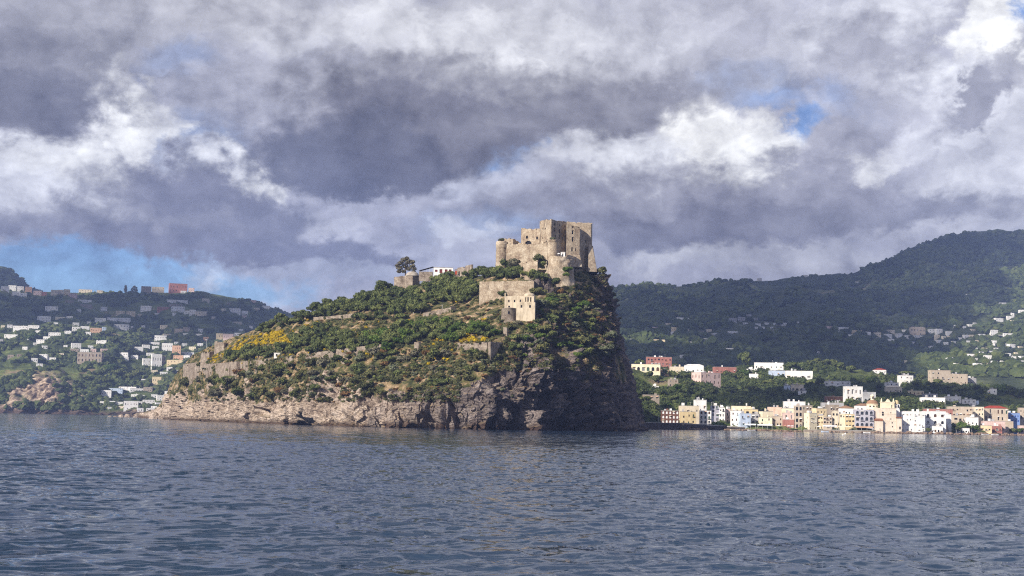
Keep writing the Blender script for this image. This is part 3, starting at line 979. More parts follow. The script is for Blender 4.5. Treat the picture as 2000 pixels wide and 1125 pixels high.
section_terrain('town_slope', NX, [n0, n1, n2, n3, n4, n5, n6], 520, 220, 5, 3, LAND_T, 5.0, 6, 501)


# ------------------------------------------------------------------ builders for masonry
def facade(mb, p0, p1, z0, z1, openings, depth=0.35, zt1=None):
    """vertical wall from p0 to p1 with real recesses. openings: (u0,u1,v0,v1,arch). z1 at p0 end, zt1 at p1 end"""
    p0, p1 = Vector(p0), Vector(p1)
    L = (p1 - p0).length
    u = (p1 - p0) / L
    nrm = Vector((u.y, -u.x))
    zt1 = z1 if zt1 is None else zt1

    def pt(a, v, off=0.0):
        return (p0.x + u.x * a - nrm.x * off, p0.y + u.y * a - nrm.y * off, v)
    ops = [o for o in openings if o[0] > 0.05 and o[1] < L - 0.05 and o[1] > o[0]]
    us = sorted({0.0, L} | {x for o in ops for x in o[:2]})
    vs = sorted({z0} | {x for o in ops for x in o[2:4]})
    vmax = vs[-1]
    for a, b in zip(us, us[1:]):
        if b - a < 1e-6: continue
        for c, d in zip(vs, vs[1:]):
            if d - c < 1e-6: continue
            mu, mv = (a + b) / 2, (c + d) / 2
            if any(o[0] < mu < o[1] and o[2] < mv < o[3] for o in ops): continue
            mb.face(pt(a, c), pt(b, c), pt(b, d), pt(a, d))
        za = z1 + (zt1 - z1) * a / L; zb = z1 + (zt1 - z1) * b / L
        mb.face(pt(a, vmax), pt(b, vmax), pt(b, zb), pt(a, za))
    for o in ops:
        a, b, c, d = o[:4]
        mb.face(pt(a, c), pt(a, c, depth), pt(a, d, depth), pt(a, d))
        mb.face(pt(b, c, depth), pt(b, c), pt(b, d), pt(b, d, depth))
        mb.face(pt(a, c), pt(b, c), pt(b, c, depth), pt(a, c, depth))
        mb.face(pt(a, d, depth), pt(b, d, depth), pt(b, d), pt(a, d))
        if len(o) > 4 and o[4]:
            r = (b - a) / 2; vsn = max(c + 0.1, d - r); ry = d - vsn; mid = (a + b) / 2
            arcL = [pt(mid - r * math.cos(t), vsn + ry * math.sin(t)) for t in np.linspace(0, math.pi / 2, 5)]
            arcR = [pt(mid + r * math.cos(t), vsn + ry * math.sin(t)) for t in np.linspace(math.pi / 2, 0, 5)]
            mb.face(pt(a, d), *arcL[:-1], arcL[-1])
            mb.face(arcR[0], *arcR[1:], pt(b, d))


WCACHE = {}


def window(parent, p0, p1, o, mat, depth=0.3, name='window'):
    """one pane or shutter filling an opening of that wall"""
    p0, p1 = Vector(p0), Vector(p1)
    u = (p1 - p0).normalized(); nrm = Vector((u.y, -u.x))
    w_, h_ = o[1] - o[0], o[3] - o[2]
    key = (round(w_, 1), round(h_, 1), mat.name, round(depth, 2), name)
    if key not in WCACHE:
        b = MB(); b.box(0, round(w_, 1), 0, 0.06, 0, round(h_, 1))
        if w_ > 0.9 and name == 'window':
            b.box(w_ / 2 - 0.04, w_ / 2 + 0.04, -0.05, 0.0, 0, round(h_, 1))
        WCACHE[key] = b.mesh(name, mat)
    me = WCACHE[key]
    base = p0 + u * o[0] - nrm * (depth - 0.02)
    return link(name, me, parent, (base.x, base.y, o[2]), math.atan2(u.y, u.x))


def grid_open(L, z0, z1, cols, rows, ww=1.0, wh=1.6, sill=1.0, arch=0, margin=None):
    out = []
    if cols < 1 or rows < 1 or L < ww + 0.6: return out
    st_h = (z1 - z0) / rows
    wh = min(wh, st_h * 0.62); ww = min(ww, L / cols * 0.62)
    for r in range(rows):
        for c in range(cols):
            if cols * rows > 4 and not arch and random.random() < 0.14: continue
            mu = L * (c + 0.5) / cols + (0 if arch else random.uniform(-0.12, 0.12) * L / cols)
            v0 = z0 + st_h * r + min(sill, st_h * 0.28)
            w2, h2 = (ww, wh) if arch else (ww * random.uniform(0.75, 1.1), wh * random.choice((0.8, 1.0, 1.0, 1.15)))
            h2 = min(h2, st_h * 0.68)
            if not arch and random.random() < 0.2: v0 -= min(sill, st_h * 0.2); h2 = min(h2 * 1.25, st_h * 0.8)
            out.append((mu - w2 / 2, mu + w2 / 2, v0, v0 + h2, arch))
    return out


def house(name, label, cat, px0, px1, ytop, ybase, d, color, cols=2, rows=2, yaw=None, dep=None, roof='flat', arch=0, ww=1.1, wh=1.6, group=None, below=4.0, terr=None,
          win=None, side=1, auto=None, roofmat=None, proj=True, chimney=False, parapet=False, detail=0.0):
    s = FPX / d
    yaw = random.uniform(-0.3, 0.35) if yaw is None else yaw
    Wt = (px1 - px0) / s
    dep = dep if dep is not None else min(9.0, max(5.0, Wt * 0.7))
    dep_ = min(dep, Wt * 0.8 / max(0.05, abs(math.sin(yaw)))) if abs(yaw) > 0.02 else dep
    w_ = max(2.0, (Wt - dep_ * abs(math.sin(yaw))) / math.cos(yaw))
    dep = dep_
    # the corner nearest the camera: front-left end of the facade, shifted right when the left flank shows
    xl = px0 + (dep * math.sin(yaw) * s if yaw > 0 else 0)
    base = P(xl, ybase, d); top = P(xl, ytop, d)
    H = top.z - base.z
    root = thing(name, label, cat, tuple(base), yaw, group)
    zb = -below
    if terr:
        zs = []
        for (lx, ly) in ((0, 0), (w_, 0), (0, dep), (w_, dep)):
            gx = base.x + lx * math.cos(yaw) - ly * math.sin(yaw); gy = base.y + lx * math.sin(yaw) + ly * math.cos(yaw)
            g = ground(terr, gx, gy)
            if g is not None: zs.append(g.z)
        if zs: zb = min(min(zs) - base.z - 0.6, -0.5)
    zb = max(zb, -14)
    wm = PL[color] if isinstance(color, str) else color
    mb_ = MB()
    corners = [(0, 0), (w_, 0), (w_, dep), (0, dep)]
    wins = []
    wmat = win or void
    for k in range(4):
        a, b = corners[k], corners[(k + 1) % 4]
        L = (Vector(b) - Vector(a)).length
        if k == 0: ops = grid_open(L, 0, H, cols, rows, ww, wh, arch=arch)
        elif k == 3 and yaw > 0.04 and side: ops = grid_open(L, 0, H, side, rows, ww * 0.9, wh, arch=arch)
        elif k == 1 and yaw < -0.04 and side: ops = grid_open(L, 0, H, side, rows, ww * 0.9, wh, arch=arch)
        else: ops = []
        ops = [o for o in ops if o[0] > 0.05 and o[1] < L - 0.05]
        facade(mb_, a, b, zb, H, ops)
        wins += [(a, b, o) for o in ops]
    mb_.face(*[(c[0], c[1], H) for c in corners])
    mb_.link('wall', wm, root)
    for (a, b, o) in wins:
        wk = window(root, a, b, o, wmat if (win or random.random() < 0.55) else random.choice((shutter_w, shutter_g, shutter_b, shutter_b)))
        if detail and random.random() < detail and a == corners[0] and o[0] > 0.7 and o[1] < w_ - 0.7:
            bl = MB(); e0, e1 = o[0] - 0.5, o[1] + 0.5
            bl.box(e0, e1, -0.9, -0.004, o[2] - 0.25, o[2] - 0.1); bl.box(e0, e1, -0.9, -0.84, o[2] + 0.75, o[2] + 0.82)
            q_ = e0
            while q_ < e1: bl.box(q_, q_ + 0.06, -0.89, -0.85, o[2] - 0.1, o[2] + 0.75); q_ += 0.45
            bl.link('balcony', random.choice((metal, roof_dark, wm)), root)
        elif detail and random.random() < 0.25 and a == corners[0]:
            aw_ = MB(); aw_.face((o[0] - .2, -0.9, o[3] - 0.25), (o[1] + .2, -0.9, o[3] - 0.25), (o[1] + .2, -0.004, o[3] + 0.25), (o[0] - .2, -0.004, o[3] + 0.25))
            aw_.face((o[0] - .2, -0.004, o[3] + 0.2), (o[1] + .2, -0.004, o[3] + 0.2), (o[1] + .2, -0.9, o[3] - 0.3), (o[0] - .2, -0.9, o[3] - 0.3)); aw_.link('sunshade', random.choice((PL['c'], PL['w'], PL['o'])), root)
    rb = MB()
    rm = roofmat or roof_flat
    if roof == 'flat':
        if parapet:
            rb.box(-0.12, w_ + 0.12, -0.12, dep + 0.12, H - 0.02, H + 0.35)
            rm = wm if not roofmat else rm
        else:
            rb.box(-0.12, w_ + 0.12, -0.12, dep + 0.12, H + 0.003, H + 0.22)
    elif roof == 'hip':
        e = 0.4; rh = min(w_, dep) * 0.20
        a = [(-e, -e, H), (w_ + e, -e, H), (w_ + e, dep + e, H), (-e, dep + e, H)]
        i = min(w_, dep) / 2
        t = [(i, dep / 2, H + rh), (w_ - i, dep / 2, H + rh)] if w_ > dep else [(w_ / 2, i, H + rh), (w_ / 2, dep - i, H + rh)]
        if w_ > dep:
            rb.face(a[0], a[1], t[1], t[0]); rb.face(a[1], a[2], t[1]); rb.face(a[2], a[3], t[0], t[1]); rb.face(a[3], a[0], t[0])
        else:
            rb.face(a[0], a[1], t[0]); rb.face(a[1], a[2], t[1], t[0]); rb.face(a[2], a[3], t[1]); rb.face(a[3], a[0], t[0], t[1])
        rb.face(a[3], a[2], a[1], a[0])
        rm = roofmat or roof_tile
    ro = rb.link('roof', rm, root)
    if chimney:
        c = MB(); c.box(w_ * 0.7, w_ * 0.7 + 0.7, dep * 0.4, dep * 0.4 + 0.7, H + 0.2, H + 1.5); c.box(w_ * 0.7 - 0.1, w_ * 0.7 + 0.8, dep * 0.4 - 0.1, dep * 0.4 + 0.8, H + 1.503, H + 1.65)
        c.link('chimney', wm, ro)
    if detail and roof == 'flat':
        for q_ in range(random.randint(1, 3)):
            c = MB(); x_ = random.uniform(0.1, 0.75) * w_; y_ = random.uniform(0.3, 0.7) * dep; ww_ = random.uniform(0.8, 2.4); hh_ = random.uniform(0.8, 2.2)
            c.box(x_, min(x_ + ww_, w_ - 0.1), y_, y_ + 1.5, H + 0.353, H + 0.35 + hh_); c.link(random.choice(('roof_hut', 'roof_hut', 'water_tank')), random.choice((wm, PL['w'], PL['g'])), ro)
        if random.random() < 0.6:
            c = MB(); x_ = random.uniform(0.2, 0.8) * w_
            c.box(x_, x_ + 0.07, dep / 2, dep / 2 + 0.07, H + 0.353, H + 3.2); c.box(x_ - 0.5, x_ + 0.57, dep / 2 - .03, dep / 2 - 0.004, H + 2.9, H + 2.98); c.box(x_ - 0.35, x_ + 0.42, dep / 2 - .03, dep / 2 - 0.004, H + 2.5, H + 2.57)
            c.link('aerial', metal, ro)
    if auto:
        AUTO.append((root, auto, cat, (px0 + px1) / 2, (ytop + ybase) / 2, group))
    root['_b'] = (px0, px1, ytop, ybase)
    HOUSES.append(root)
    return root, w_, dep, H


HOUSES = []


def onplane(px, py, A, B):
    """where the sight line through (px,py) meets the vertical plane through A and B -> (u, z)"""
    v = ray(px, py)
    A, B = Vector(A[:2]), Vector(B[:2])
    u = (B - A).normalized(); n_ = Vector((u.y, -u.x))
    t = (A - Vector(CAM[:2])).dot(n_) / Vector(v[:2]).dot(n_)
    p = CAM + v * t
    return (Vector(p[:2]) - A).dot(u), p.z


def block(parent, name, corners, ytops, zbot, mat, ops=None, rag=0.0, wname='window', wmat=None, depth=0.6, origin=(0, 0, 0), parts=True):
    """masonry block. corners: (px, depth) counter-clockwise seen from above, first two on the camera side; ytops: picture row of the wall top at each corner"""
    if not isinstance(ytops, (list, tuple)): ytops = [ytops] * len(corners)
    W3 = [P(c[0], y, c[1]) for c, y in zip(corners, ytops)]
    o_ = Vector(origin)
    mb_ = MB()
    n = len(W3)
    wins = []
    xy = [(p.x - o_.x, p.y - o_.y) for p in W3]
    zt = [p.z - o_.z for p in W3]
    for k in range(n):
        j = (k + 1) % n
        oo = []
        for (x0, x1, y0, y1, ar) in (ops or {}).get(k, []):
            u0, za = onplane(x0, y1, W3[k], W3[j]); u1, zb = onplane(x1, y0, W3[k], W3[j])
            oo.append((min(u0, u1), max(u0, u1), za - o_.z, zb - o_.z, ar))
        facade(mb_, xy[k], xy[j], zbot - o_.z, zt[k], oo, depth, zt[j])
        L = (Vector(xy[j]) - Vector(xy[k])).length
        wins += [(xy[k], xy[j], w) for w in oo if w[0] > 0.05 and w[1] < L - 0.05]
    mb_.face(*[(p[0], p[1], z) for p, z in zip(xy, zt)])
    if rag:
        # broken coping stones along the top
        for k in range(n):
            j = (k + 1) % n
            a, b = Vector(xy[k]), Vector(xy[j]); L = (b - a).length
            q = 0.0
            while q < L - 0.5:
                l = random.uniform(0.8, 2.4); h = random.uniform(0.0, rag)
                c = a + (b - a) * ((q + l / 2) / L); z = zt[k] + (zt[j] - zt[k]) * (q / L)
                if h > 0.15 and q + l < L:
                    d_ = (b - a).normalized(); nn = Vector((d_.y, -d_.x))
                    p1, p2 = c - d_ * l / 2 - nn * 0.02, c + d_ * l / 2 - nn * 0.02
                    p3, p4 = p2 - nn * 0.8, p1 - nn * 0.8
                    mb_.prism([p1, p2, p3, p4], z - 0.3, z + h)
                q += l
    w_ = mb_.link(name, mat, parent)
    for (a, b, o) in wins:
        window(w_ if not parts else parent, a, b, o, wmat or void, depth, wname)
    return w_


def worn(me, amp, sc, seed):
    """weathered, out-of-true masonry"""
    co = np.empty(len(me.vertices) * 3, np.float32); me.vertices.foreach_get('co', co); co = co.reshape(-1, 3)
    d = np.stack([fbm(co[:, 0] / sc, co[:, 1] / sc, co[:, 2] / sc, 3, seed + 7 * k) for k in range(3)], -1) * amp
    me.vertices.foreach_set('co', (co + d).astype(np.float32).ravel())


# ------------------------------------------------------------------ the castle on the summit
def build_castle():
    c0 = P(1090, 525, 842)
    root = thing('castle', 'ruined honey-coloured stone castle with tall keep and round towers on the summit of the rock', 'castle', tuple(c0))
    O = tuple(c0)
    zb = c0.z - 6

    def B(name, cs, yt, zbt=None, mat=castle_stone, ops=None, rag=0.0, depth=0.7):
        return block(root, name, cs, yt, zb if zbt is None else zbt, mat, ops, rag, origin=O, depth=depth)
    # windows by picture rectangle, taken off the photograph
    c = lambda x0, x1, y0, y1, a=0: (940 + x0 / 7.12, 940 + x1 / 7.12, 410 + y0 / 7.12, 410 + y1 / 7.12, a)
    B('keep_wall', [(1054.2, 851), (1077.0, 833), (1107.5, 845), (1088, 868)], [432.2, 429.8, 434.6, 434],
      ops={0: [c(849, 864, 243, 275, 1), c(882, 898, 243, 275, 1), c(848, 862, 376, 408)],
           1: [c(1013, 1030, 188, 214), c(1013, 1030, 250, 306), c(1083, 1098, 203, 224), c(1081, 1098, 265, 318), c(1155, 1170, 277, 325), c(1157, 1173, 215, 236), c(1025, 1042, 350, 402),
               c(1078, 1092, 355, 408), c(1152, 1168, 366, 430), c(1120, 1135, 375, 420)]}, rag=0.7)
    B('east_range_wall', [(1106.8, 850), (1154.6, 851), (1157, 872), (1110, 872)], [435, 437, 437, 435], rag=0.5)
    B('projecting_range_wall', [(1106.5, 839), (1132.4, 841), (1146.2, 850.4), (1110, 849.6)], [435.6, 446.5, 455, 436.5],
      ops={0: [c(1260, 1287, 228, 248), c(1260, 1286, 283, 338), c(1259, 1285, 376, 440), c(1252, 1275, 520, 575), c(1308, 1324, 530, 575)],
           1: [c(1440, 1458, 420, 458), c(1438, 1457, 530, 583), c(1436, 1462, 655, 745)]})
    # battered foot of the projecting range
    mb_ = MB()
    def bat(cs, ytop, ybot, spread):
        t = [P(x, ytop, d) for x, d in cs]; b = [P(x2, ybot, d2) for x2, d2 in spread]
        zl = min(p.z for p in b)
        T = [(p.x - O[0], p.y - O[1], p.z - O[2]) for p in t]; Bm = [(p.x - O[0], p.y - O[1], zl - O[2]) for p in b]
        n = len(T)
        for k in range(n):
            j = (k + 1) % n
            mb_.face(Bm[k], Bm[j], T[j], T[k])
        mb_.face(*T)
    bat([(1108, 838.6), (1132.6, 840.6), (1134, 846), (1109, 846)], 498, 521, [(1107, 836), (1136.5, 837.5), (1138, 846), (1108, 846)])
    mb_.link('battered_base', castle_stone, root)
    mb_ = MB()
    bat([(1149.6, 848.6), (1157.0, 849.4), (1158, 860), (1152, 860)], 480, 530, [(1148.6, 843), (1166.4, 845), (1167, 864), (1152, 864)])
    mb_.link('buttress', castle_stone, root)
    B('west_range_wall', [(1018, 858), (1055, 849.5), (1062, 870), (1024, 876)], [449, 450.5, 450, 449],
      ops={0: [c(620, 650, 355, 400, 1), c(762, 790, 370, 412), c(605, 700, 425, 482, 1)]}, rag=1.1)
    B('upper_terrace_wall', [(984, 862), (1002, 855), (1018.5, 868), (1000, 878)], [467.5, 466.6, 477.5, 470], rag=0.5)
    B('curtain_wall', [(988, 846), (1071, 832), (1074, 840), (990, 858)], [478.4, 479.6, 479, 478], ops={}, rag=1.3)
    B('parapet_wall', [(1050, 838), (1070, 833.5), (1070, 838), (1052, 844)], [485, 470, 470, 484], rag=1.6)

    def tower(name, px, d, r, prof, seed, mat=castle_stone):
        """prof: (radius factor, picture row)"""
        ctr = P(px, 500, d)
        mb2 = MB()
        zs = [(r * f, P(px, y, d - r).z - O[2]) for f, y in prof]
        mb2.lathe(ctr.x - O[0], ctr.y - O[1], zs, 36)
        mb2.lathe(ctr.x - O[0], ctr.y - O[1], [(zs[-1][0], zs[-1][1]), (0.01, zs[-1][1] + 0.15)], 36)
        o = mb2.link(name, mat, root, True)
        worn(o.data, 0.22, 1.6, seed)
        return ctr, zs[-1]
    # finer rings so the masonry can be uneven
    def rings(pts, n=5):
        out = []
        for (a, ya), (b, yb) in zip(pts, pts[1:]):
            for k in range(n): out.append((a + (b - a) * k / n, ya + (yb - ya) * k / n))
        return out + [pts[-1]]
    ct, zt_ = tower('west_round_tower', 979.8, 848, 3.45, rings([(1.04, 524), (1.0, 490), (0.98, 486), (1.06, 482), (1.10, 476), (1.02, 471.6), (0.92, 470.2)]), 5)
    ct2, _ = tower('middle_round_tower', 1079.4, 826, 3.35, rings([(1.06, 520), (1.0, 500), (0.93, 476), (0.93, 473), (1.02, 471), (1.02, 467.8)]), 9)
    # lower rounded bastion carrying the belvedere
    ctr = P(1094, 500, 815)
    mb2 = MB()
    prof = [(11.2, 575), (9.4, 560), (8.6, 545), (7.8, 530), (7.3, 515), (6.9, 506), (6.8, 502.6)]
    pr = []
    for (a, ya), (b, yb) in zip(prof, prof[1:]):
        for k in range(6): pr.append((a + (b - a) * k / 6, ya + (yb - ya) * k / 6))
    pr.append(prof[-1])
    mb2.lathe(ctr.x - O[0], ctr.y - O[1], [(r_, P(1094, y, 815).z - O[2]) for r_, y in pr] + [(0.01, P(1094, 502.2, 815).z - O[2])], 64)
    o = mb2.link('bastion', castle_stone, root, True)
    worn(o.data, 0.75, 3.5, 31)
    zt = P(1094, 502.3, 815).z
    # parapet slab round the belvedere and the outer wing of the bastion
    B('bastion_wing_wall', [(1098, 813), (1119.5, 819), (1120, 832), (1096, 830)], [502.6, 504.4, 504, 502.6], zb - 12, rag=0.3)
    B('lower_terrace_wall', [(1017, 824), (1050, 815), (1052, 822), (1020, 832)], [516, 509.5, 509, 515], zb - 6, rag=0.5)
    return root, O


CASTLE, CO = build_castle()


def small_box_thing(name, label, cat, px0, px1, ytop, ybase, d, mat, dep=3.0, group=None, extra=None):
    a, b, t = P(px0, ybase, d), P(px1, ybase, d), P(px0, ytop, d)
    r = thing(name, label, cat, tuple(a), 0, group)
    w_, h_ = b.x - a.x, t.z - a.z
    mb_ = MB()
    ops = [(w_ * 0.3, w_ * 0.6, 0.2, h_ * 0.75)] if w_ > 2 else []
    cs = [(0, 0), (w_, 0), (w_, dep), (0, dep)]
    for k in range(4):
        facade(mb_, cs[k], cs[(k + 1) % 4], -1.0, h_, ops if k == 0 else [], 0.25)
    mb_.face(*[(c[0], c[1], h_) for c in cs])
    mb_.link('wall', mat, r)
    for o in ops: window(r, cs[0], cs[1], o, void, 0.25, 'door')
    rb = MB(); rb.box(-0.15, w_ + 0.15, -0.15, dep + 0.15, h_ + 0.003, h_ + 0.2); rb.link('roof', mat, r)
    return r


small_box_thing('belvedere_kiosk', 'small white kiosk on the round belvedere below the castle keep', 'kiosk', 1095.5, 1103.5, 492.8, 502, 811, PL['w'], 2.4)


def parasol(label, px, ytop, ybase, d, mat, rad=1.5, group=None):
    a, t = P(px, ybase, d), P(px, ytop, d)
    r = thing('parasol', label, 'parasol', tuple(a), 0, group)
    h = t.z - a.z
    mb_ = MB(); mb_.lathe(0, 0, [(0.05, -0.3), (0.05, h)], 6); mb_.link('pole', metal, r)
    mb_ = MB(); mb_.lathe(0, 0, [(rad, h - 0.5), (rad * 0.6, h - 0.22), (0.02, h + 0.05)], 10)
    mb_.lathe(0, 0, [(rad, h - 0.5), (rad, h - 0.7)], 10); mb_.link('canopy', mat, r)
    return r


parasol('small white parasol beside the kiosk on the castle belvedere', 1091.5, 494, 501.5, 810, white_paint, 0.9)


# ------------------------------------------------------------------ buildings and walls on the slope of the rock
def isl(px, py):
    for k in range(0, 24, 2):
        p, _ = hit('island_rock', px, py + k)
        if p is not None: return p
    return None


def run_wall(name, label, pts, mat, thick=1.4, rag=0.5, cat='wall', dz=0.0, buttress=0, push=0.6):
    """pts: (px, ytop, ybase) along the wall, founded on the rock"""
    B_, T_ = [], []
    for (x, yt, yb) in pts:
        p = isl(x, yb) or isl(x, yb + 4)
        d = p.y - push
        B_.append(P(x, yb, d)); T_.append(P(x, yt, d))
    O = B_[0].copy()
    root = thing(name, label, cat, tuple(O))
    mb_ = MB()
    for k in range(len(B_) - 1):
        a, b, ta, tb = B_[k] - O, B_[k + 1] - O, T_[k] - O, T_[k + 1] - O
        L = (b - a).xy.length
        n = max(1, int(L / 1.6))
        dirv = (b - a).xy.normalized(); back = Vector((-dirv.y, dirv.x)) * thick
        for q in range(n):
            f0, f1 = q / n, (q + 1) / n
            A_, B2 = a.lerp(b, f0), a.lerp(b, f1)
            t0 = ta.lerp(tb, f0).z; t1 = ta.lerp(tb, f1).z
            j = random.uniform(-rag, rag * 0.4) * (1.0 if random.random() < 0.3 else 0.25) if rag else 0
            off = random.uniform(-0.04, 0.04)
            fr = Vector((dirv.y, -dirv.x)) * off
            A2, C2 = A_.xy + fr, B2.xy + fr
            mb_.prism([A2, C2, C2 + back, A2 + back], min(A_.z, B2.z) - 5, [t0 + j, t1 + j, t1 + j, t0 + j])
    w_ = mb_.link('wall', mat, root)
    if buttress:
        for q in range(buttress):
            f = (q + 0.7) / buttress * (len(B_) - 1); k = min(int(f), len(B_) - 2); g = f - k
            A_ = B_[k].lerp(B_[k + 1], g) - O; t = (T_[k].lerp(T_[k + 1], g) - O).z
            dirv = (B_[k + 1] - B_[k]).xy.normalized(); nn = Vector((dirv.y, -dirv.x))
            b = MB(); c = A_.xy
            zz = A_.z - 3
            v = [c - dirv * 0.7, c + dirv * 0.7, c + dirv * 0.7 + nn * 1.6, c - dirv * 0.7 + nn * 1.6, c - dirv * 0.6 + nn * 0.25, c + dirv * 0.6 + nn * 0.25]
            b.face((*v[3], zz), (*v[2], zz), (*v[5], t - 0.6), (*v[4], t - 0.6))
            b.face((*v[2], zz), (*v[1], zz), (*v[1], t - 0.6), (*v[5], t - 0.6))
            b.face((*v[0], zz), (*v[3], zz), (*v[4], t - 0.6), (*v[0], t - 0.6))
            b.face((*v[4], t - 0.6), (*v[5], t - 0.6), (*v[1], t - 0.6), (*v[0], t - 0.6))
            b.link('buttress', mat, root)
    return root


run_wall('rampart_wall', 'weathered tan rampart wall at the low western point of the rock', [(357, 712, 738), (380, 708, 742), (400, 711, 742), (430, 709, 743), (461, 706, 741)], ruin_stone, 2.0, 0.22, buttress=3)
run_wall('terrace_wall', 'long low stone terrace wall climbing below the pines and yellow broom', [(462, 707, 724), (500, 703, 716), (560, 696, 709), (610, 689.5, 703), (650, 683.5, 696), (700, 677, 690), (748, 672.5, 685)], ruin_stone, 1.6, 0.35, push=1.0)
run_wall('cliff_edge_wall', 'broken stone wall along the cliff edge under the bright green trees', [(893, 672, 682), (915, 671, 682), (935, 669, 684), (951, 667.5, 690)], ruin_stone, 1.6, 1.6, push=0.6)
run_wall('wall_pillar', 'single pale wall stub on the cliff edge under the tawny slope', [(809, 668, 682), (817, 667.5, 683)], ruin_stone, 1.6, 0.6)
run_wall('path_wall', 'short pale wall beside the path in the middle of the pine wood', [(612, 619, 626), (640, 618, 625), (668, 615, 623), (690, 612, 622)], ruin_stone, 1.0, 0.3)
run_wall('lower_path_wall', 'low sloping wall of the path left of the tawny clearing', [(826, 611, 619), (850, 607, 615), (880, 600, 610), (890, 598, 606)], ruin_stone, 0.9, 0.2)
run_wall('ruined_wall', 'ruined stone wall standing left of the white terrace restaurant steps', [(893, 523, 534), (905, 521, 532), (915, 517, 531), (921, 516, 531)], ruin_stone, 1.0, 1.2)
run_wall('ruined_parapet', 'crumbling battlement wall left of the domed chapel', [(769.5, 541, 553), (780, 539.5, 556), (791, 538, 560)], ruin_stone, 1.0, 0.8)
run_wall('stair_wall', 'light stair wall running down to the right from the red door', [(888, 530, 538), (893, 537, 543), (902, 546, 551)], ruin_stone, 0.8, 0.1)
run_wall('cliff_foot_wall', 'narrow pale stone pillar wall below the round turret of the monastery', [(982.5, 638, 655), (990, 639, 656)], ruin_stone, 1.5, 0.3)


def rock_block(name, label, cat, specs, mat):
    """specs: (part, corners [(px, extra depth)], ytops, ybase_px, ops, rag)"""
    first = specs[0]
    px, yb = first[3]
    p = isl(px, yb)
    D = p.y
    O = P(px, yb, D)
    root = thing(name, label, cat, tuple(O))
    for (part, cs, yt, b, ops, rag) in specs:
        block(root, part, [(x, D + e) for x, e in cs], yt, O.z - 9, mat if not isinstance(part, tuple) else mat, ops, rag, origin=tuple(O), depth=0.5)
    return root, D, O


c2 = lambda x0, x1, y0, y1, a=0: (740 + x0 / 6.25, 740 + x1 / 6.25, 480 + y0 / 6.25, 480 + y1 / 6.25, a)
big_wall, Dw, _ = rock_block('fortress_wall', 'high tawny retaining wall right above the cream monastery', 'wall',
                             [('wall', [(936.5, 10), (1042.6, -4), (1050.5, 8), (940, 22)], [550.6, 549, 549, 550.6], (1000, 581), {}, 0.25)], castle_stone)
conv_mat = plaster('monastery_plaster', (0.58, 0.50, 0.38), 0.40)
conv, Dc, CO2 = rock_block('monastery', 'cream monastery of stacked blocks with a small dome and round turret on the rock', 'building', [
    ('upper_wall', [(985.6, 2), (1043, -2), (1046, 10), (988, 14)], [578.6, 578.6, 578.6, 578.6], (1012, 620),
     {0: [c2(1578, 1596, 660, 690), c2(1647, 1665, 660, 690), c2(1718, 1735, 656, 686), c2(1578, 1602, 732, 758), c2(1786, 1800, 628, 684), c2(1812, 1830, 628, 684), c2(1846, 1862, 628, 684)]}, 0.2),
    ('lower_wall', [(1008.8, -4.5), (1045, -7.5), (1047, 3), (1010, 3)], [590.4, 590.4, 590.4, 590.4], (1012, 620), {0: [c2(1730, 1752, 725, 757), c2(1834, 1858, 725, 757)]}, 0.0),
], conv_mat)
mb_ = MB()
ctr = P(995, 612, Dc - 1.5) - CO2
mb_.lathe(ctr.x, ctr.y, [(4.6, ctr.z - 8), (4.3, P(995, 603.5, Dc).z - CO2.z), (4.5, P(995, 603, Dc).z - CO2.z), (0.02, P(995, 600.6, Dc).z - CO2.z)], 28)
mb_.link('round_turret', ruin_stone, conv, True)
mb_ = MB(); mb_.box(-0.5, 0.5, -0.05, 0.3, 0, 1.4)
wz = P(995, 614.5, Dc).z - CO2.z
mb_.link('window', void, conv, loc=(ctr.x - 0.4, ctr.y - 4.42, wz))
mb_ = MB(); dc = P(1034, 578, Dc + 4) - CO2
r_ = 3.0
mb_.lathe(dc.x, dc.y, [(r_, dc.z - 0.5), (r_, dc.z + 0.2)] + [(r_ * math.cos(t), dc.z + 0.2 + 1.5 * math.sin(t)) for t in np.linspace(0.1, 1.5, 7)], 24)
mb_.link('dome', conv_mat, conv, True)
mb_ = MB(); q = P(986.6, 572, Dc + 3) - CO2; mb_.box(q.x - 0.35, q.x + 0.45, q.y, q.y + 0.8, q.z - 2.5, q.z); mb_.link('chimney', conv_mat, conv)

chap, Dh, CO3 = rock_block('domed_chapel', 'ruined square stone chapel under a shallow grey dome on the ridge', 'chapel', [
    ('wall', [(791, 2), (806, -3), (820, 3), (806, 10)], [538, 538.5, 538, 538], (805, 562), {1: [c2(408, 432, 425, 470)]}, 0.2)], ruin_stone)
mb_ = MB(); dc = P(805.5, 538, Dh + 3) - CO3
mb_.lathe(dc.x, dc.y, [(4.4, dc.z - 0.4), (4.2, dc.z + 0.3)] + [(4.0 * math.cos(t), dc.z + 0.3 + 2.3 * math.sin(t)) for t in np.linspace(0.1, 1.5, 8)], 24)
mb_.link('dome', plaster('dome_grey', (0.42, 0.38, 0.33), 0.3), chap, True)

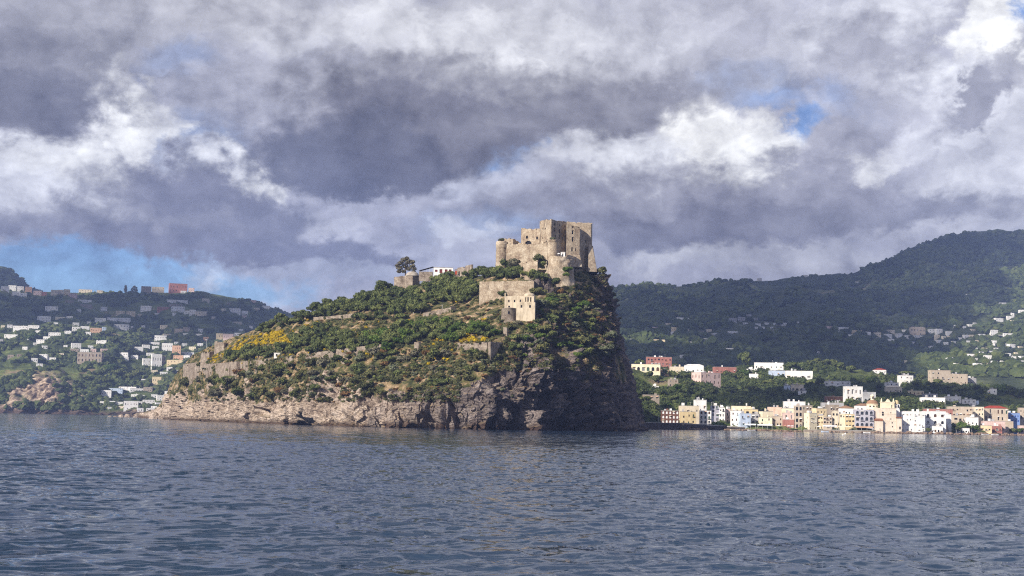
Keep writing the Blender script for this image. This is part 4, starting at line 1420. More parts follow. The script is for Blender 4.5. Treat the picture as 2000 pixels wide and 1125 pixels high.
# terrace restaurant
p = isl(865, 541)
Dr = p.y
rest, w_, dp_, H_ = house('restaurant', 'low white restaurant with flat roof on the skyline ridge of the rock', 'restaurant', 846, 885, 522.4, 534, Dr, 'w', 4, 1, 0.04, 6, ww=2.0, wh=1.8, below=8, win=shutter, side=0)
mb_ = MB()
a, b = P(820, 531, Dr), P(845, 531, Dr)
can = thing('canopy', 'dark sloping terrace canopy on thin posts attached left of the white restaurant', 'canopy', tuple(a))
L = b.x - a.x; h0 = P(820, 528, Dr).z - a.z; h1 = P(845, 520.4, Dr).z - a.z
for k in range(5):
    q = MB(); f = k / 4; q.box(L * f - 0.07, L * f + 0.07, 0.1, 0.24, -2.0, h0 + (h1 - h0) * f); q.link('post', metal, can)
mb_.face((-0.4, -0.4, h0), (L + 0.3, -0.4, h1), (L + 0.3, 5, h1), (-0.4, 5, h0))
mb_.face((-0.4, 5, h0 - 0.25), (L + 0.3, 5, h1 - 0.25), (L + 0.3, -0.4, h1 - 0.25), (-0.4, -0.4, h0 - 0.25))
mb_.face((-0.4, -0.4, h0 - 0.25), (L + 0.3, -0.4, h1 - 0.25), (L + 0.3, -0.4, h1), (-0.4, -0.4, h0))
mb_.link('canopy_roof', roof_dark, can)
q = MB(); q.box(-0.5, L + 0.2, -0.2, 0.1, -6, 0.2); q.link('terrace_edge', ruin_stone, can)
a = P(889, 536, isl(889, 538).y - 0.8)
dr_ = thing('gate_door', 'small bright red door at the head of the stair wall', 'door', tuple(a))
q = MB(); q.box(0, 1.0, 0, 0.12, 0, 2.4); q.link('leaf', red_door, dr_)
q = MB(); q.box(-0.35, 0, -0.1, 0.4, -1, 2.8); q.box(1.0, 1.35, -0.1, 0.4, -1, 2.8); q.box(-0.35, 1.35, -0.1, 0.4, 2.803, 3.2); q.link('frame', ruin_stone, dr_)
rock_block('ruined_house', 'roofless stone ruin at the foot of the broom slope', 'ruin', [('wall', [(419, 2), (438, -3), (451, 4), (430, 12)], [668.5, 670, 674, 669], (434, 684), {1: [(441, 444, 672, 677, 0)]}, 0.9)], ruin_stone)
rock_block('lower_ruin', 'broken grey ruin on the slope under the roofless house', 'ruin', [('wall', [(392, 4), (409, -1), (424, 4), (408, 12)], [692, 689, 688, 691], (408, 702), {}, 1.4)], ruin_stone)
rock_block('corner_bastion', 'grey sharp-cornered bastion with a shaded flank at the cliff edge', 'bastion',
           [('wall', [(952, 5), (958.4, -2), (997, 16), (975, 26)], [669, 668, 671, 669], (962, 704), {}, 0.3)], ruin_stone)
small = [(535, 547, 689.5, 697, 'small square white hut above the long terrace wall'), (801.5, 808, 571.5, 577, 'tiny orange and white hut among the ridge pines')]
for (x0, x1, yt, yb, lb) in small:
    p = isl((x0 + x1) / 2, yb)
    small_box_thing('hut', lb, 'hut', x0, x1, yt, yb, p.y - 0.3, PL['w'] if 'square' in lb else PL['o'], 2.2)
for (px, yt, yb, lb) in ((807.5, 602, 614, 'thin white pole left of the pines by the lower path'), (863.5, 596, 608, 'thin white pole beside the tawny clearing')):
    p = isl(px, yb); a, t = P(px, yb, p.y - 0.3), P(px, yt, p.y - 0.3)
    mb_ = MB(); mb_.lathe(0, 0, [(0.14, -1), (0.10, t.z - a.z)], 8); mb_.box(-0.5, 0.5, -0.08, 0.08, t.z - a.z + 0.003, t.z - a.z + 0.15)
    tag(mb_.link('lamp_pole', metal, None, False, tuple(a)), lb, 'pole')


# ------------------------------------------------------------------ waterfront town
def sdist(px):
    return float(np.interp(px, NX, sd_))


def T(name, label, x0, x1, yt, yb, row, color, cols, rows, **kw):
    d = sdist((x0 + x1) / 2) + (16, 34, 56, 84, 120)[row] + kw.pop('dd', 0)
    kw.setdefault('yaw', -0.1); kw.setdefault('detail', 0.3 if row < 2 else 0.1)
    return house(name, label, 'building', x0, x1, yt, yb, d, color, cols, rows, terr='town_slope', **kw)


G_FR = 'buildings along the waterfront'
T('brick_house', 'dark brown brick block with white arched windows nearest the castle rock', 1291.6, 1326.6, 802, 828, 0, 'n', 5, 3, arch=1, ww=1.5, wh=2.2, win=white_paint, side=0, yaw=-0.05)
T('tall_house', 'ochre house with a cream upper floor beside the brown brick block', 1330, 1359, 804, 828, 0, 'h', 3, 2, group=G_FR, yaw=0.05)
T('upper_house', 'cream terrace storey set back above the ochre house', 1328, 1366, 792.5, 806, 1, 'c', 4, 1, yaw=0.05)
T('tower_house', 'white roof tower with open frame above the ochre and pale blue houses', 1356.7, 1380, 781.5, 800, 1, 'w', 2, 1, yaw=0.1, dd=8, parapet=True, wh=2.2, chimney=True)
T('arcaded_house', 'pale blue-white house with ground floor arches, second from the brick block', 1358.5, 1390, 802, 829, 0, 'w', 4, 3, arch=1, yaw=-0.06, ww=1.6, wh=2.2, group=G_FR)
T('balcony_house', 'narrow violet-grey house with stacked dark balconies', 1388.5, 1404.5, 792.5, 822, 0, 'v', 2, 4, yaw=0.1, ww=2.0, wh=1.9, dd=6, group=G_FR)
T('white_house', 'slim white house with two bays of dark windows left of the dusky alley', 1404.5, 1417, 796, 823, 0, 'w', 2, 3, dd=4, group=G_FR)
T('narrow_house', 'very narrow dusky pink house squeezed beside the tall pale block', 1416, 1428, 799, 826, 1, 'p', 1, 4, dd=-6)
T('pale_house', 'tall pale block ending on the beach wall with a small dark arch', 1427, 1453, 802, 832.5, 0, 'w', 3, 3, yaw=-0.1, group=G_FR)
T('flat_roofed_house', 'long pale yellow block under a flat dark roof behind the cubic blue house', 1429, 1468, 792.5, 805, 2, 'l', 5, 1, roofmat=roof_dark)
T('cube_house', 'low pale blue cubic house stepping down to the beach bar', 1443, 1467, 808, 830, 0, 'b', 2, 2, dd=-5, yaw=0.2, group=G_FR, parapet=True)
T('ochre_house', 'ochre penthouse storey with a shadowed loggia', 1454, 1482, 799.5, 810, 1, 'h', 2, 1, ww=3, wh=1.6)
T('arch_house', 'grey house with two arched windows under the ochre penthouse', 1467, 1484, 808, 828, 1, 'g', 2, 2, arch=1, dd=-8, ww=2.0)
T('cream_house', 'pale yellow two-step house above the beach bar umbrellas', 1482.5, 1509.5, 815, 832, 0, 'l', 2, 2, group=G_FR)
T('yellow_house', 'bright cream-yellow cube behind the beach bar, left of the salmon house', 1485, 1511, 803.5, 817, 1, 'l', 1, 1, dd=-10, yaw=0.25)
T('salmon_house', 'salmon terraced house with a white roof dome', 1500, 1529, 795, 816, 2, 'S', 2, 1, chimney=True)
T('grey_house', 'dim grey-cream house with tall openings below the salmon house', 1508, 1529.5, 813, 833, 0, 'e', 3, 2, dd=4)
T('yellow_roof_house', 'yellow storey under a projecting white roof behind the pink and red house', 1527, 1553, 797.5, 812, 1, 'l', 2, 1, dd=6)
T('pink_house', 'dusky pink house standing on a deep red ground floor', 1529, 1551.5, 806.5, 820, 0, 'p', 2, 1, dd=4, wh=2.6)
T('red_house', 'deep red ground floor block with white parasols in front', 1529, 1552, 819.5, 838, 0, 'r', 3, 1, dd=1, ww=1.2, roof='flat')
T('arcade_palace', 'tall grey-beige palace with paired arched loggias on four floors', 1552.5, 1567.5, 792.5, 838, 0, 'e', 2, 4, arch=1, ww=1.9, wh=3.2, group=G_FR, yaw=0.06)
T('long_white_house', 'long white flat-roofed block standing behind the pink and yellow houses', 1531, 1574, 784.5, 800, 3, 'w', 4, 1, parapet=True, chimney=True)
T('brown_house', 'brown-grey block in the shade between the arcade palace and the big yellow house', 1567.5, 1588, 792, 832, 1, 's', 3, 4)
T('big_yellow_house', 'big pale yellow house with a blank sunny flank reaching the water', 1573.5, 1598, 806.8, 840, 0, 'l', 2, 3, yaw=0.45, dd=-6, ww=0.9, wh=1.3, group=G_FR)
T('stepped_house', 'stepped orange-yellow house with round arches behind the big yellow flank', 1589, 1616, 797.5, 832, 1, 'y', 3, 3, arch=1, dd=-8, yaw=0.3)
T('lower_yellow_house', 'low yellow annex with deep verandas right of the big yellow house', 1597, 1609, 812, 838, 0, 'y', 2, 3, dd=0)
T('cream_balcony_house', 'cream house with shallow grey balconies beside the low yellow annex', 1608, 1626, 814, 836, 0, 'e', 3, 3, ww=1.6)
T('gabled_house', 'cream house with a small rounded gable in the middle of the waterfront', 1625.5, 1638, 804, 834, 0, 'c', 2, 3, dd=3, ww=1.5, roof='hip', roofmat=PL['l'])
T('roofed_house', 'wide white house under a hipped brown tile roof', 1638, 1671, 797, 822, 2, 'w', 5, 2, roof='hip', roofmat=roof_brown, dep=12)
T('slim_cream_house', 'slim sunny cream house left of the ochre balconies', 1640, 1651.5, 808.5, 835, 0, 'l', 2, 3, dd=2)
T('ochre_balcony_house', 'ochre house with rounded balconies left of the arcaded blue-grey palace', 1651, 1670.5, 808.8, 835.5, 0, 'h', 3, 3, arch=1, ww=1.8, dd=2)
T('arcaded_palace', 'blue-grey palace with rows of big dark arches left of the domed church', 1670.5, 1707, 800.5, 835.5, 0, 'v', 4, 3, arch=1, ww=2.4, wh=3.6, win=glass, yaw=-0.05, parapet=True)
T('white_parapet_house', 'white upper house with tiled roof peeping over the arcaded palace', 1671, 1708, 792, 803, 1, 'w', 4, 1, roof='hip', roofmat=roof_brown)
T('olive_house', 'dim brown block with one white window between the stepped and the hipped houses', 1614, 1640, 790.5, 815, 2, 's', 4, 2)
T('white_terrace_house', 'long low white-grey terrace house behind the gabled house', 1605, 1649, 786.5, 800, 3, 'g', 5, 1)
T('big_white_house', 'big plain white house with small scattered windows right of the church', 1760, 1807, 803.5, 843, 0, 'w', 6, 4, ww=0.8, wh=1.2, yaw=-0.04, group=G_FR, parapet=True)
T('white_arch_house', 'bright white house with three arched windows and a stepped roofline', 1806, 1848, 803.5, 843.5, 0, 'w', 3, 3, arch=1, ww=2.2, wh=2.6, yaw=-0.03, dd=-1, group=G_FR, parapet=True)
T('white_annex', 'narrow white annex leaning against the right end of the arched white house', 1847, 1859, 809, 832, 0, 'w', 0, 0, dd=5)
T('beige_annex', 'beige house with a red-brown veranda left of the waterfront trees', 1858, 1874, 811.5, 822, 1, 'e', 1, 1, ww=2.4)
T('red_band_house', 'long low block with a dull red upper band behind the white arched house', 1806, 1861, 798.5, 812, 2, 'r', 6, 1, ww=1.3)
T('long_grey_house', 'long grey-beige apartment block with strip windows left of the red-roofed palace', 1853, 1900, 794, 822, 2, 'e', 7, 3, ww=1.8, wh=1.2)
T('yellow_wing', 'beige wing with a yellow top floor joined to the red-roofed palace', 1898, 1923, 794.5, 822, 2, 'c', 4, 3, dd=-4)
T('red_roofed_palace', 'large beige palace with two rows of tall windows under a red roof', 1922, 1970, 797, 822.5, 1, 'e', 6, 2, ww=1.3, wh=3.4, roof='hip', roofmat=roof_red, dep=12, dd=10, yaw=-0.1)
T('blue_house', 'bright blue house with a row of dark windows near the right edge', 1968, 1992.5, 806.5, 826, 1, 'B', 4, 2, win=blue_paint, dd=10, yaw=-0.05)
T('edge_house', 'beige block cut by the right edge of the view behind the blue house', 1992, 2016, 796.5, 826, 1, 'e', 4, 3, dd=10)
T('pink_low_house', 'low pink wall-like house below the red-roofed palace', 1920, 1964, 822.5, 840, 0, 'p', 4, 1, dd=8, ww=1.4)
T('pale_flank_house', 'pale block with a long sloping garden flank right of the low pink house', 1961, 1980, 822.8, 842, 0, 'e', 0, 0, dd=12)
T('yellow_bar', 'small yellow and cream bar at the beach below the low pink house', 1915, 1938, 831, 842.5, 0, 'y', 3, 1, dd=-4, ww=1.6)
T('red_bar', 'small dark red veranda building beside the yellow bar', 1938, 1958, 832, 842.5, 0, 'r', 3, 1, dd=-4, ww=1.8)
T('beach_restaurant', 'white beach restaurant with a row of dark openings under the trees', 1866, 1895, 836, 846.5, 0, 'w', 6, 1, ww=1.4, wh=1.8, dd=-7)
T('white_villa_pair', 'white and yellow flat villa between the waterfront trees and the grey block', 1887, 1912, 815, 830, 1, 'w', 3, 1, dd=-10)
T('edge_pink_house', 'small pink house at the very right edge above the boulders', 1991, 2012, 831, 845, 0, 'p', 2, 1, dd=2)
T('boat_house', 'small white boat house with three square windows below the arched white house', 1817, 1843, 832, 846, 0, 'w', 4, 1, dd=-7, ww=1.6)
T('grey_gable_house', 'long dark house with white doors below the tall white villa', 1612, 1652, 774, 786, 3, 'n', 5, 1, dd=70, win=white_paint)


# buttress wall of the arched white house
def wedge(name, label, cat, px0, px1, ytop, ybase, d, mat):
    a, b, t = P(px0, ybase, d), P(px1, ybase, d), P(px0, ytop, d)
    w_, h_ = b.x - a.x, t.z - a.z
    mb_ = MB()
    v = [(0, 0, -3), (w_, 0, -3), (w_, 4, -3), (0, 4, -3), (0.0, 0.8, h_), (w_ * 0.35, 0.8, h_), (w_ * 0.35, 4, h_), (0.0, 4, h_)]
    for f in ((0, 1, 5, 4), (1, 2, 6, 5), (2, 3, 7, 6), (3, 0, 4, 7), (4, 5, 6, 7)): mb_.face(*[v[k] for k in f])
    return tag(mb_.link(name, mat, None, False, tuple(a)), label, cat)


wedge('sea_buttress', 'sloping beige buttress at the right foot of the arched white house', 'buttress', 1842, 1858, 822, 846, sdist(1850) + 9, ruin_stone)


# domed church on the shore
def build_church():
    d = sdist(1728) + 15
    O = P(1707, 842, d)
    s = FPX / d
    root = thing('church', 'peach waterfront church with a brown dome, lantern and curved gable', 'church', tuple(O))
    X = lambda px: (px - 1707) / s
    Zr = lambda py: P(1728, py, d).z - O.z
    k = PL['k']
    mb_ = MB()
    W_ = X(1750.6)
    cs = [(0, 0), (W_, 0), (W_, 18), (0, 18)]
    ops = [(X(1700 + 22.5) , X(1726.6), Zr(812), Zr(804), 1), (X(1739), X(1741), Zr(807), Zr(805)), (X(1739), X(1741), Zr(819.5), Zr(817)), (X(1741.5), X(1743.8), Zr(827), Zr(824)), (X(1742.5), X(1744.5), Zr(834.5), Zr(831.5)),
           (X(1712), X(1714), Zr(833), Zr(829))]
    for q in range(4): facade(mb_, cs[q], cs[(q + 1) % 4], -3, Zr(797), ops if q == 0 else [], 0.4)
    mb_.face(*[(c_[0], c_[1], Zr(797)) for c_ in cs])
    mb_.link('nave_wall', k, root)
    for o in ops: window(root, cs[0], cs[1], o, void, 0.4)
    st_ = MB()
    for y in (797, 808.5, 822): st_.box(X(1722), W_ + 0.1, -0.18, -0.003, Zr(y), Zr(y) + 0.3)
    st_.link('string_course', PL['c'], root)
    lo = MB(); lo.box(X(1707), X(1723), -2.5, -0.01, -3, Zr(822)); lo.link('side_chapel', k, root)
    lr = MB(); lr.face((X(1706.5), -2.9, Zr(822)), (X(1723.4), -2.9, Zr(822)), (X(1723.4), -0.01, Zr(817.5)), (X(1706.5), -0.01, Zr(817.5)))
    lr.face((X(1706.5), -0.01, Zr(822) - .1), (X(1723.4), -0.01, Zr(822) - .1), (X(1723.4), -2.9, Zr(822) - .1), (X(1706.5), -2.9, Zr(822) - .1))
    lr.link('side_chapel_roof', roof_tile, root)
    # dome on its drum
    cx, cy, r = X(1710.2), 10.0, 11.2 / s
    dm = MB(); dm.lathe(cx, cy, [(r * 1.0, Zr(800)), (r * 1.0, Zr(790)), (r * 1.07, Zr(789.8)), (r * 1.07, Zr(788.8))], 32); drum = dm.link('drum', PL['l'], root, False)
    for a in (-2.2, -1.57, -0.95):
        w2 = MB(); w2.lathe(0, 0, [(0.01, 0), (0.7, 0)], 10)
        o = w2.link('oculus', void, drum); o.location = (cx + (r + 0.05) * math.cos(a), cy + (r + 0.05) * math.sin(a), Zr(793.8)); o.rotation_euler = (R(90), 0, a + R(90))
    dm = MB(); z0 = Zr(788.8); h = Zr(780.6) - z0
    dm.lathe(cx, cy, [(r * 1.02 * math.cos(t), z0 + h * math.sin(t)) for t in np.linspace(0, 1.4, 9)], 32); dm.link('dome', roof_brown, root, True)
    ln = MB(); zl = Zr(780.8); rr = 3.4 / s
    ln.lathe(cx, cy, [(rr * 1.3, zl - 0.6), (rr * 1.3, zl), (rr, zl + 0.1), (rr, Zr(774)), (rr * 1.25, Zr(773.8)), (rr * 1.25, Zr(773.2)), (rr * 0.8, Zr(771.6)), (rr * 0.25, Zr(770.4)), (0.1, Zr(769))], 12)
    la = ln.link('lantern', PL['l'], root)
    w2 = MB()
    w2.box(cx - 0.45, cx + 0.45, cy - rr - 0.06, cy - rr + 0.3, zl + 0.7, Zr(775)); w2.link('lantern_opening', void, la)
    # raised facade with curved gable and pinnacles
    g = MB(); gx0, gx1 = X(1723), X(1749)
    gy = 3.0
    ops = [(X(1739.5), X(1742.5), Zr(796), Zr(790.5), 1), (X(1727), X(1729), Zr(796), Zr(790.5))]
    cs = [(gx0, gy), (gx1, gy), (gx1, gy + 3), (gx0, gy + 3)]
    for q in range(4): facade(g, cs[q], cs[(q + 1) % 4], Zr(797) + 0.01, Zr(786.2), ops if q == 0 else [], 0.3)
    g.face(*[(c_[0], c_[1], Zr(786.2)) for c_ in cs])
    g.link('facade_wall', PL['l'], root)
    for o in ops: window(root, cs[0], cs[1], o, void, 0.3)
    cg = MB(); cg.box(gx0 - 0.3, gx1 + 0.3, gy - 0.3, gy + 3.2, Zr(786.2) + 0.003, Zr(784.8)); cg.link('cornice', PL['l'], root)
    pz = Zr(784.8)
    cxm = (X(1732) + X(1741)) / 2
    prof = [(-4.6, 0), (-3.4, 0.5), (-2.7, 1.7), (-2.2, 3.2), (-1.4, 4.0), (-0.6, 4.3), (0, 5.4), (0.6, 4.3), (1.4, 4.0), (2.2, 3.2), (2.7, 1.7), (3.4, 0.5), (4.6, 0)]
    pg = MB()
    sc_ = (X(1741) - X(1732)) / 6.6
    fr = [(cxm + x * sc_, gy, pz + 0.003 + z * sc_ * 0.85) for x, z in prof]; bk = [(x, gy + 0.8, z) for x, y, z in fr]
    pg.face(*fr[::-1]); pg.face(*bk)
    for a, b in zip(range(12), range(1, 13)): pg.face(fr[a], fr[b], bk[b], bk[a])
    pg.link('gable', PL['l'], root)
    for px in (1724.2, 1747.8):
        pn = MB(); pn.lathe(X(px), gy + 0.8, [(0.75, pz + 0.003), (0.75, pz + 1.0), (0.45, pz + 1.3), (0.55, pz + 2.0), (0.12, pz + 2.9)], 10); pn.link('pinnacle', PL['l'], root)
    # apse-side belfry
    tw_ = MB(); tx0, tx1 = X(1751.2), X(1760.8); ty = 5.0; td = tx1 - tx0
    zt = Zr(789)
    cs = [(tx0, ty), (tx1, ty), (tx1, ty + td), (tx0, ty + td)]
    ops = [(tx0 * 0 + td * 0.55, td * 0.85, Zr(796), Zr(791), 1), (td * 0.12, td * 0.38, Zr(796), Zr(791), 1)]
    for q in range(4): facade(tw_, cs[q], cs[(q + 1) % 4], -2, zt, ops if q in (0, 3) else [], 0.3)
    tw_.face(*[(c_[0], c_[1], zt) for c_ in cs])
    bt = tw_.link('bell_tower', PL['w'], root)
    for o in ops: window(bt, cs[0], cs[1], o, void, 0.3)
    sg = MB()
    for y in (797.6, 805.5, 789.4): sg.box(tx0 - 0.2, tx1 + 0.2, ty - 0.2, ty + td + 0.2, Zr(y), Zr(y) + 0.3)
    sg.link('belt', PL['w'], bt)
    dm = MB(); mx, my, r = (tx0 + tx1) / 2, ty + td / 2, td / 2 * 0.92
    dm.lathe(mx, my, [(r * math.cos(t) ** 0.7, zt + 0.3 + (Zr(781.5) - zt) * math.sin(t)) for t in np.linspace(0, 1.5, 8)], 16)
    dm.link('cupola', PL['h'], bt, True)
    an = MB(); an.box(X(1751), X(1760.5), -0.8, 4.9, -3, Zr(816)); an.link('annex', k, root)
    ar = MB(); ar.box(X(1749.6), X(1761), -1.4, 4.9, Zr(816) + 0.003, Zr(813.6)); ar.link('annex_roof', roof_tile, root)
    w2 = MB(); w2.box(0, 1.3, 0, 0.05, 0, 2.2)
    w2.link('door', void, root, False, (X(1755.5), -0.86, Zr(838)))


build_church()

# ------------------------------------------------------------------ houses on the slope above the town
AU = 'houses on the slope above the town'


def U(name, label, x0, x1, yt, yb, color, cols, rows, **kw):
    p, _ = hitd('town_slope', (x0 + x1) / 2, yb + 1.5)
    if p is None: print('MISS', name); return
    dd = kw.pop('dd', 0)
    kw.setdefault('yaw', random.uniform(-0.2, 0.1)); kw.setdefault('detail', 0.1)
    return house(name, label, 'house', x0, x1, yt, yb, p.y + dd, color, cols, rows, terr='town_slope', **kw)


U('villa', 'tall white villa with two rows of dark windows above the church', 1651, 1686, 755, 783, 'w', 4, 2, ww=1.3, wh=3.0, yaw=0.12, parapet=True, chimney=True)
U('villa_annex', 'lower white annex joined to the right of the tall white villa', 1685.5, 1711, 765.5, 784, 'w', 3, 1, dd=4, yaw=0.05)
U('arcaded_villa', 'beige villa with two wide arches left of the tall white villa', 1545, 1571, 751, 765, 'c', 3, 1, arch=1, ww=3.0, wh=2.4, chimney=True)
U('villa', 'pale blue box house beside the beige arcaded villa', 1531, 1545, 753, 762, 'b', 1, 1, win=glass)
U('villa', 'small white cube below the beige arcaded villa', 1559, 1575, 763, 770, 'w', 1, 1)
U('villa', 'long low white villa stepping above the tall white villa', 1611, 1662, 744, 751.5, 'w', 5, 1)
U('villa', 'cream villa with a small dome-like roof right of the church dome', 1729, 1763, 756, 768, 'c', 5, 1, roof='hip', roofmat=PL['c'])
U('villa', 'yellow single-storey house with brown openings above the big white waterfront house', 1774, 1805, 763, 771, 'y', 4, 1, win=shutter)
U('villa', 'white pergola house right of the yellow single-storey house', 1806, 1832, 769, 776.5, 'g', 4, 1)
U('villa', 'long white ramped house above the red-banded block', 1798, 1847, 776, 787, 'w', 5, 1)
U('villa', 'white flat house with a square chimney block in the middle of the slope', 1850, 1878, 774.5, 784.5, 'w', 3, 1, chimney=True, parapet=True)
U('villa', 'pale blue-white block just left of the dark wooded bank', 1892, 1912, 782, 792, 'b', 2, 1)
U('villa', 'long white terrace above the grey apartment block', 1880, 1906, 780, 788, 'w', 3, 1)
U('hotel', 'large terraced grey-beige hotel below the upper village', 1817, 1858, 723, 750, 'e', 4, 3, ww=1.6, wh=1.6, yaw=0.1, parapet=True)
U('hotel_wing', 'stepped lower wing of the terraced hotel', 1857, 1890, 730, 750, 'e', 4, 2, dd=3, yaw=0.0)
U('hotel_wing', 'lowest glazed wing at the right end of the terraced hotel', 1889, 1907, 738, 750, 'g', 3, 1, dd=5, yaw=0.0)
U('villa', 'small white house among dark trees near the right edge', 1928, 1947, 759, 768, 'w', 2, 1)
U('villa', 'white two-storey villa beneath the umbrella pine', 1757, 1784, 733, 748, 'w', 3, 2)
U('villa', 'white low roof house left of the villa under the umbrella pine', 1729, 1757, 747, 753.5, 'w', 3, 1)
U('villa', 'white flat villa with red roof line on the sunny crest', 1708, 1731, 722, 729, 'w', 3, 1, roof='hip', roofmat=roof_red)
U('pink_palace', 'square pink palace with tall dark windows and roof terrace', 1354, 1411, 727.5, 751, 'p', 5, 2, ww=1.5, wh=3.2, yaw=0.5, side=3, dep=16, chimney=True, parapet=True)
U('red_hotel', 'red brick hotel with grey balconies on the crest right of the rock', 1263, 1312, 697, 713, 'r', 7, 2, ww=2.0, wh=1.6)
U('arcaded_row', 'long cream house with white arches just right of the castle rock', 1233, 1291, 711, 726, 'l', 6, 1, arch=1, ww=2.8, wh=4)
U('villa', 'orange-roofed house below the long cream arcaded house', 1277, 1306, 723, 731, 'o', 3, 1)
U('villa', 'cream terraced house between the arcaded row and the white villa', 1308, 1337, 716, 728, 'c', 3, 1)
U('villa', 'white roofed villa left of the pink palace with an orange wall', 1336, 1376, 714, 726, 'w', 5, 1, roof='hip', roofmat=PL['w'])
U('villa', 'dark red villa right of the pink palace roof', 1394, 1439, 716.5, 727, 'r', 5, 1, yaw=0.1)
U('villa', 'long bright white villa on the crest left of the umbrella bushes', 1473, 1531, 708.5, 720, 'w', 6, 1, parapet=True)
U('villa', 'wide white stepped villa below the long crest villa', 1535, 1588, 724, 739, 'w', 4, 1, ww=3, wh=1.8, yaw=-0.1)
U('villa', 'left wing of the wide stepped villa, pale grey-blue', 1503, 1536, 723.5, 734, 'b', 3, 1)
U('villa', 'single white cube house alone in the dark trees', 1463, 1483, 730, 739.5, 'w', 2, 1, ww=0.9, wh=0.9)
U('villa', 'low white house directly above the single white cube', 1459, 1481, 720.5, 725, 'w', 2, 1)
U('villa', 'small brown house with white porch low beside the rock', 1304, 1326, 741, 756, 's', 2, 2)
U('villa', 'tiny white shed with posts next to the sunny bushes by the rock', 1274, 1287, 754, 760, 'w', 2, 1)
U('villa', 'stone ruin wall beside the bright green bank', 1256, 1288, 771, 780, 's', 3, 1, roof='flat')

# ------------------------------------------------------------------ scattered houses of the far slopes, read off the photograph: px, base row, width, height, colour
LEFT = """8,567,16,8,w 22,566,16,9,w 38,566,14,7,w 54,566,14,6,o 30,577,16,8,w 44,580,14,8,w 72,577,16,9,p 85,578,10,8,r 104,578,14,12,c 117,575,11,9,c 129,577,13,12,y 141,581,16,8,p 165,572,26,7,c
193,573,12,6,c 163,593,26,8,w 166,601,24,7,s 134,592,18,6,s 99,608,25,10,w 201,608,14,9,w 233,615,18,8,y 254,616,18,8,y 284,608,21,11,w 84,628,26,11,w 116,623,20,4,l 194,630,22,9,w 217,627,20,7,w 240,629,26,8,w
236,644,29,11,w 257,643,5,6,w 17,641,12,7,w 38,645,28,9,w 64,643,22,8,w 146,648,16,10,w 164,642,18,5,w 131,653,14,7,w 105,657,24,8,w 90,663,14,6,w 185,652,22,12,o 202,648,9,9,b 171,655,11,7,w
20,661,26,8,w 78,671,16,8,w 67,674,8,5,w 48,683,10,6,w 146,680,20,10,w 144,686,18,5,s 127,677,8,3,w 197,672,20,8,w 163,688,18,6,w 181,687,12,6,p 203,686,18,5,p 65,706,14,7,w 84,699,16,7,w 98,705,20,7,w
20,699,12,6,s 36,697,10,5,s 237,694,24,6,w 269,686,18,9,w 283,681,16,8,w 300,674,20,6,w 312,666,24,11,w 325,686,22,16,w 343,688,18,13,o 356,692,40,5,w 284,714,17,14,w 303,718,21,27,w 317,712,10,17,s
341,713,33,10,y 347,701,20,7,o 304,753,19,17,y 264,765,28,7,w 288,764,18,8,s 206,777,20,15,w 224,766,28,8,b 248,763,34,8,w 253,800,29,17,w 231,791,16,6,w 288,789,24,8,w 313,783,20,11,w 312,792,24,6,w
325,772,9,8,w 402,667,13,9,o 427,665,14,14,y 445,667,20,15,p 463,660,14,10,w 321,643,20,8,c 334,592,18,7,w 354,592,22,6,w 342,598,26,4,s 317,608,24,9,r 346,609,26,11,w 363,614,12,7,w 375,616,14,11,w 394,617,26,9,c
401,588,15,5,c 447,596,12,5,s 458,611,21,9,w 477,614,13,7,w 476,621,10,5,p 494,591,12,5,p 500,606,13,5,c 519,603,16,6,w 462,632,18,4,c 489,642,8,6,w 348,649,16,7,s 363,648,14,9,s 362,654,14,3,w 390,648,10,6,w 388,656,14,4,w
284,567,20,8,s 307,566,24,6,c 345,572,14,5,w 357,573,12,5,w 373,568,12,6,p 118,694,12,4,c 330,657,28,5,c 292,802,18,5,w 272,803,14,6,w 322,800,13,6,w 236,798,13,5,c 270,790,14,6,w 332,789,10,6,w 300,797,12,4,w 330,724,12,7,w 318,731,16,5,w 300,728,14,5,c 362,700,16,6,w 380,696,14,5,w 262,775,16,5,w 218,788,12,5,w 300,776,13,6,w 280,745,12,5,w 262,700,14,6,w 292,695,16,6,w 375,684,14,7,l 390,676,12,6,w 360,676,14,6,w 420,690,12,6,c"""
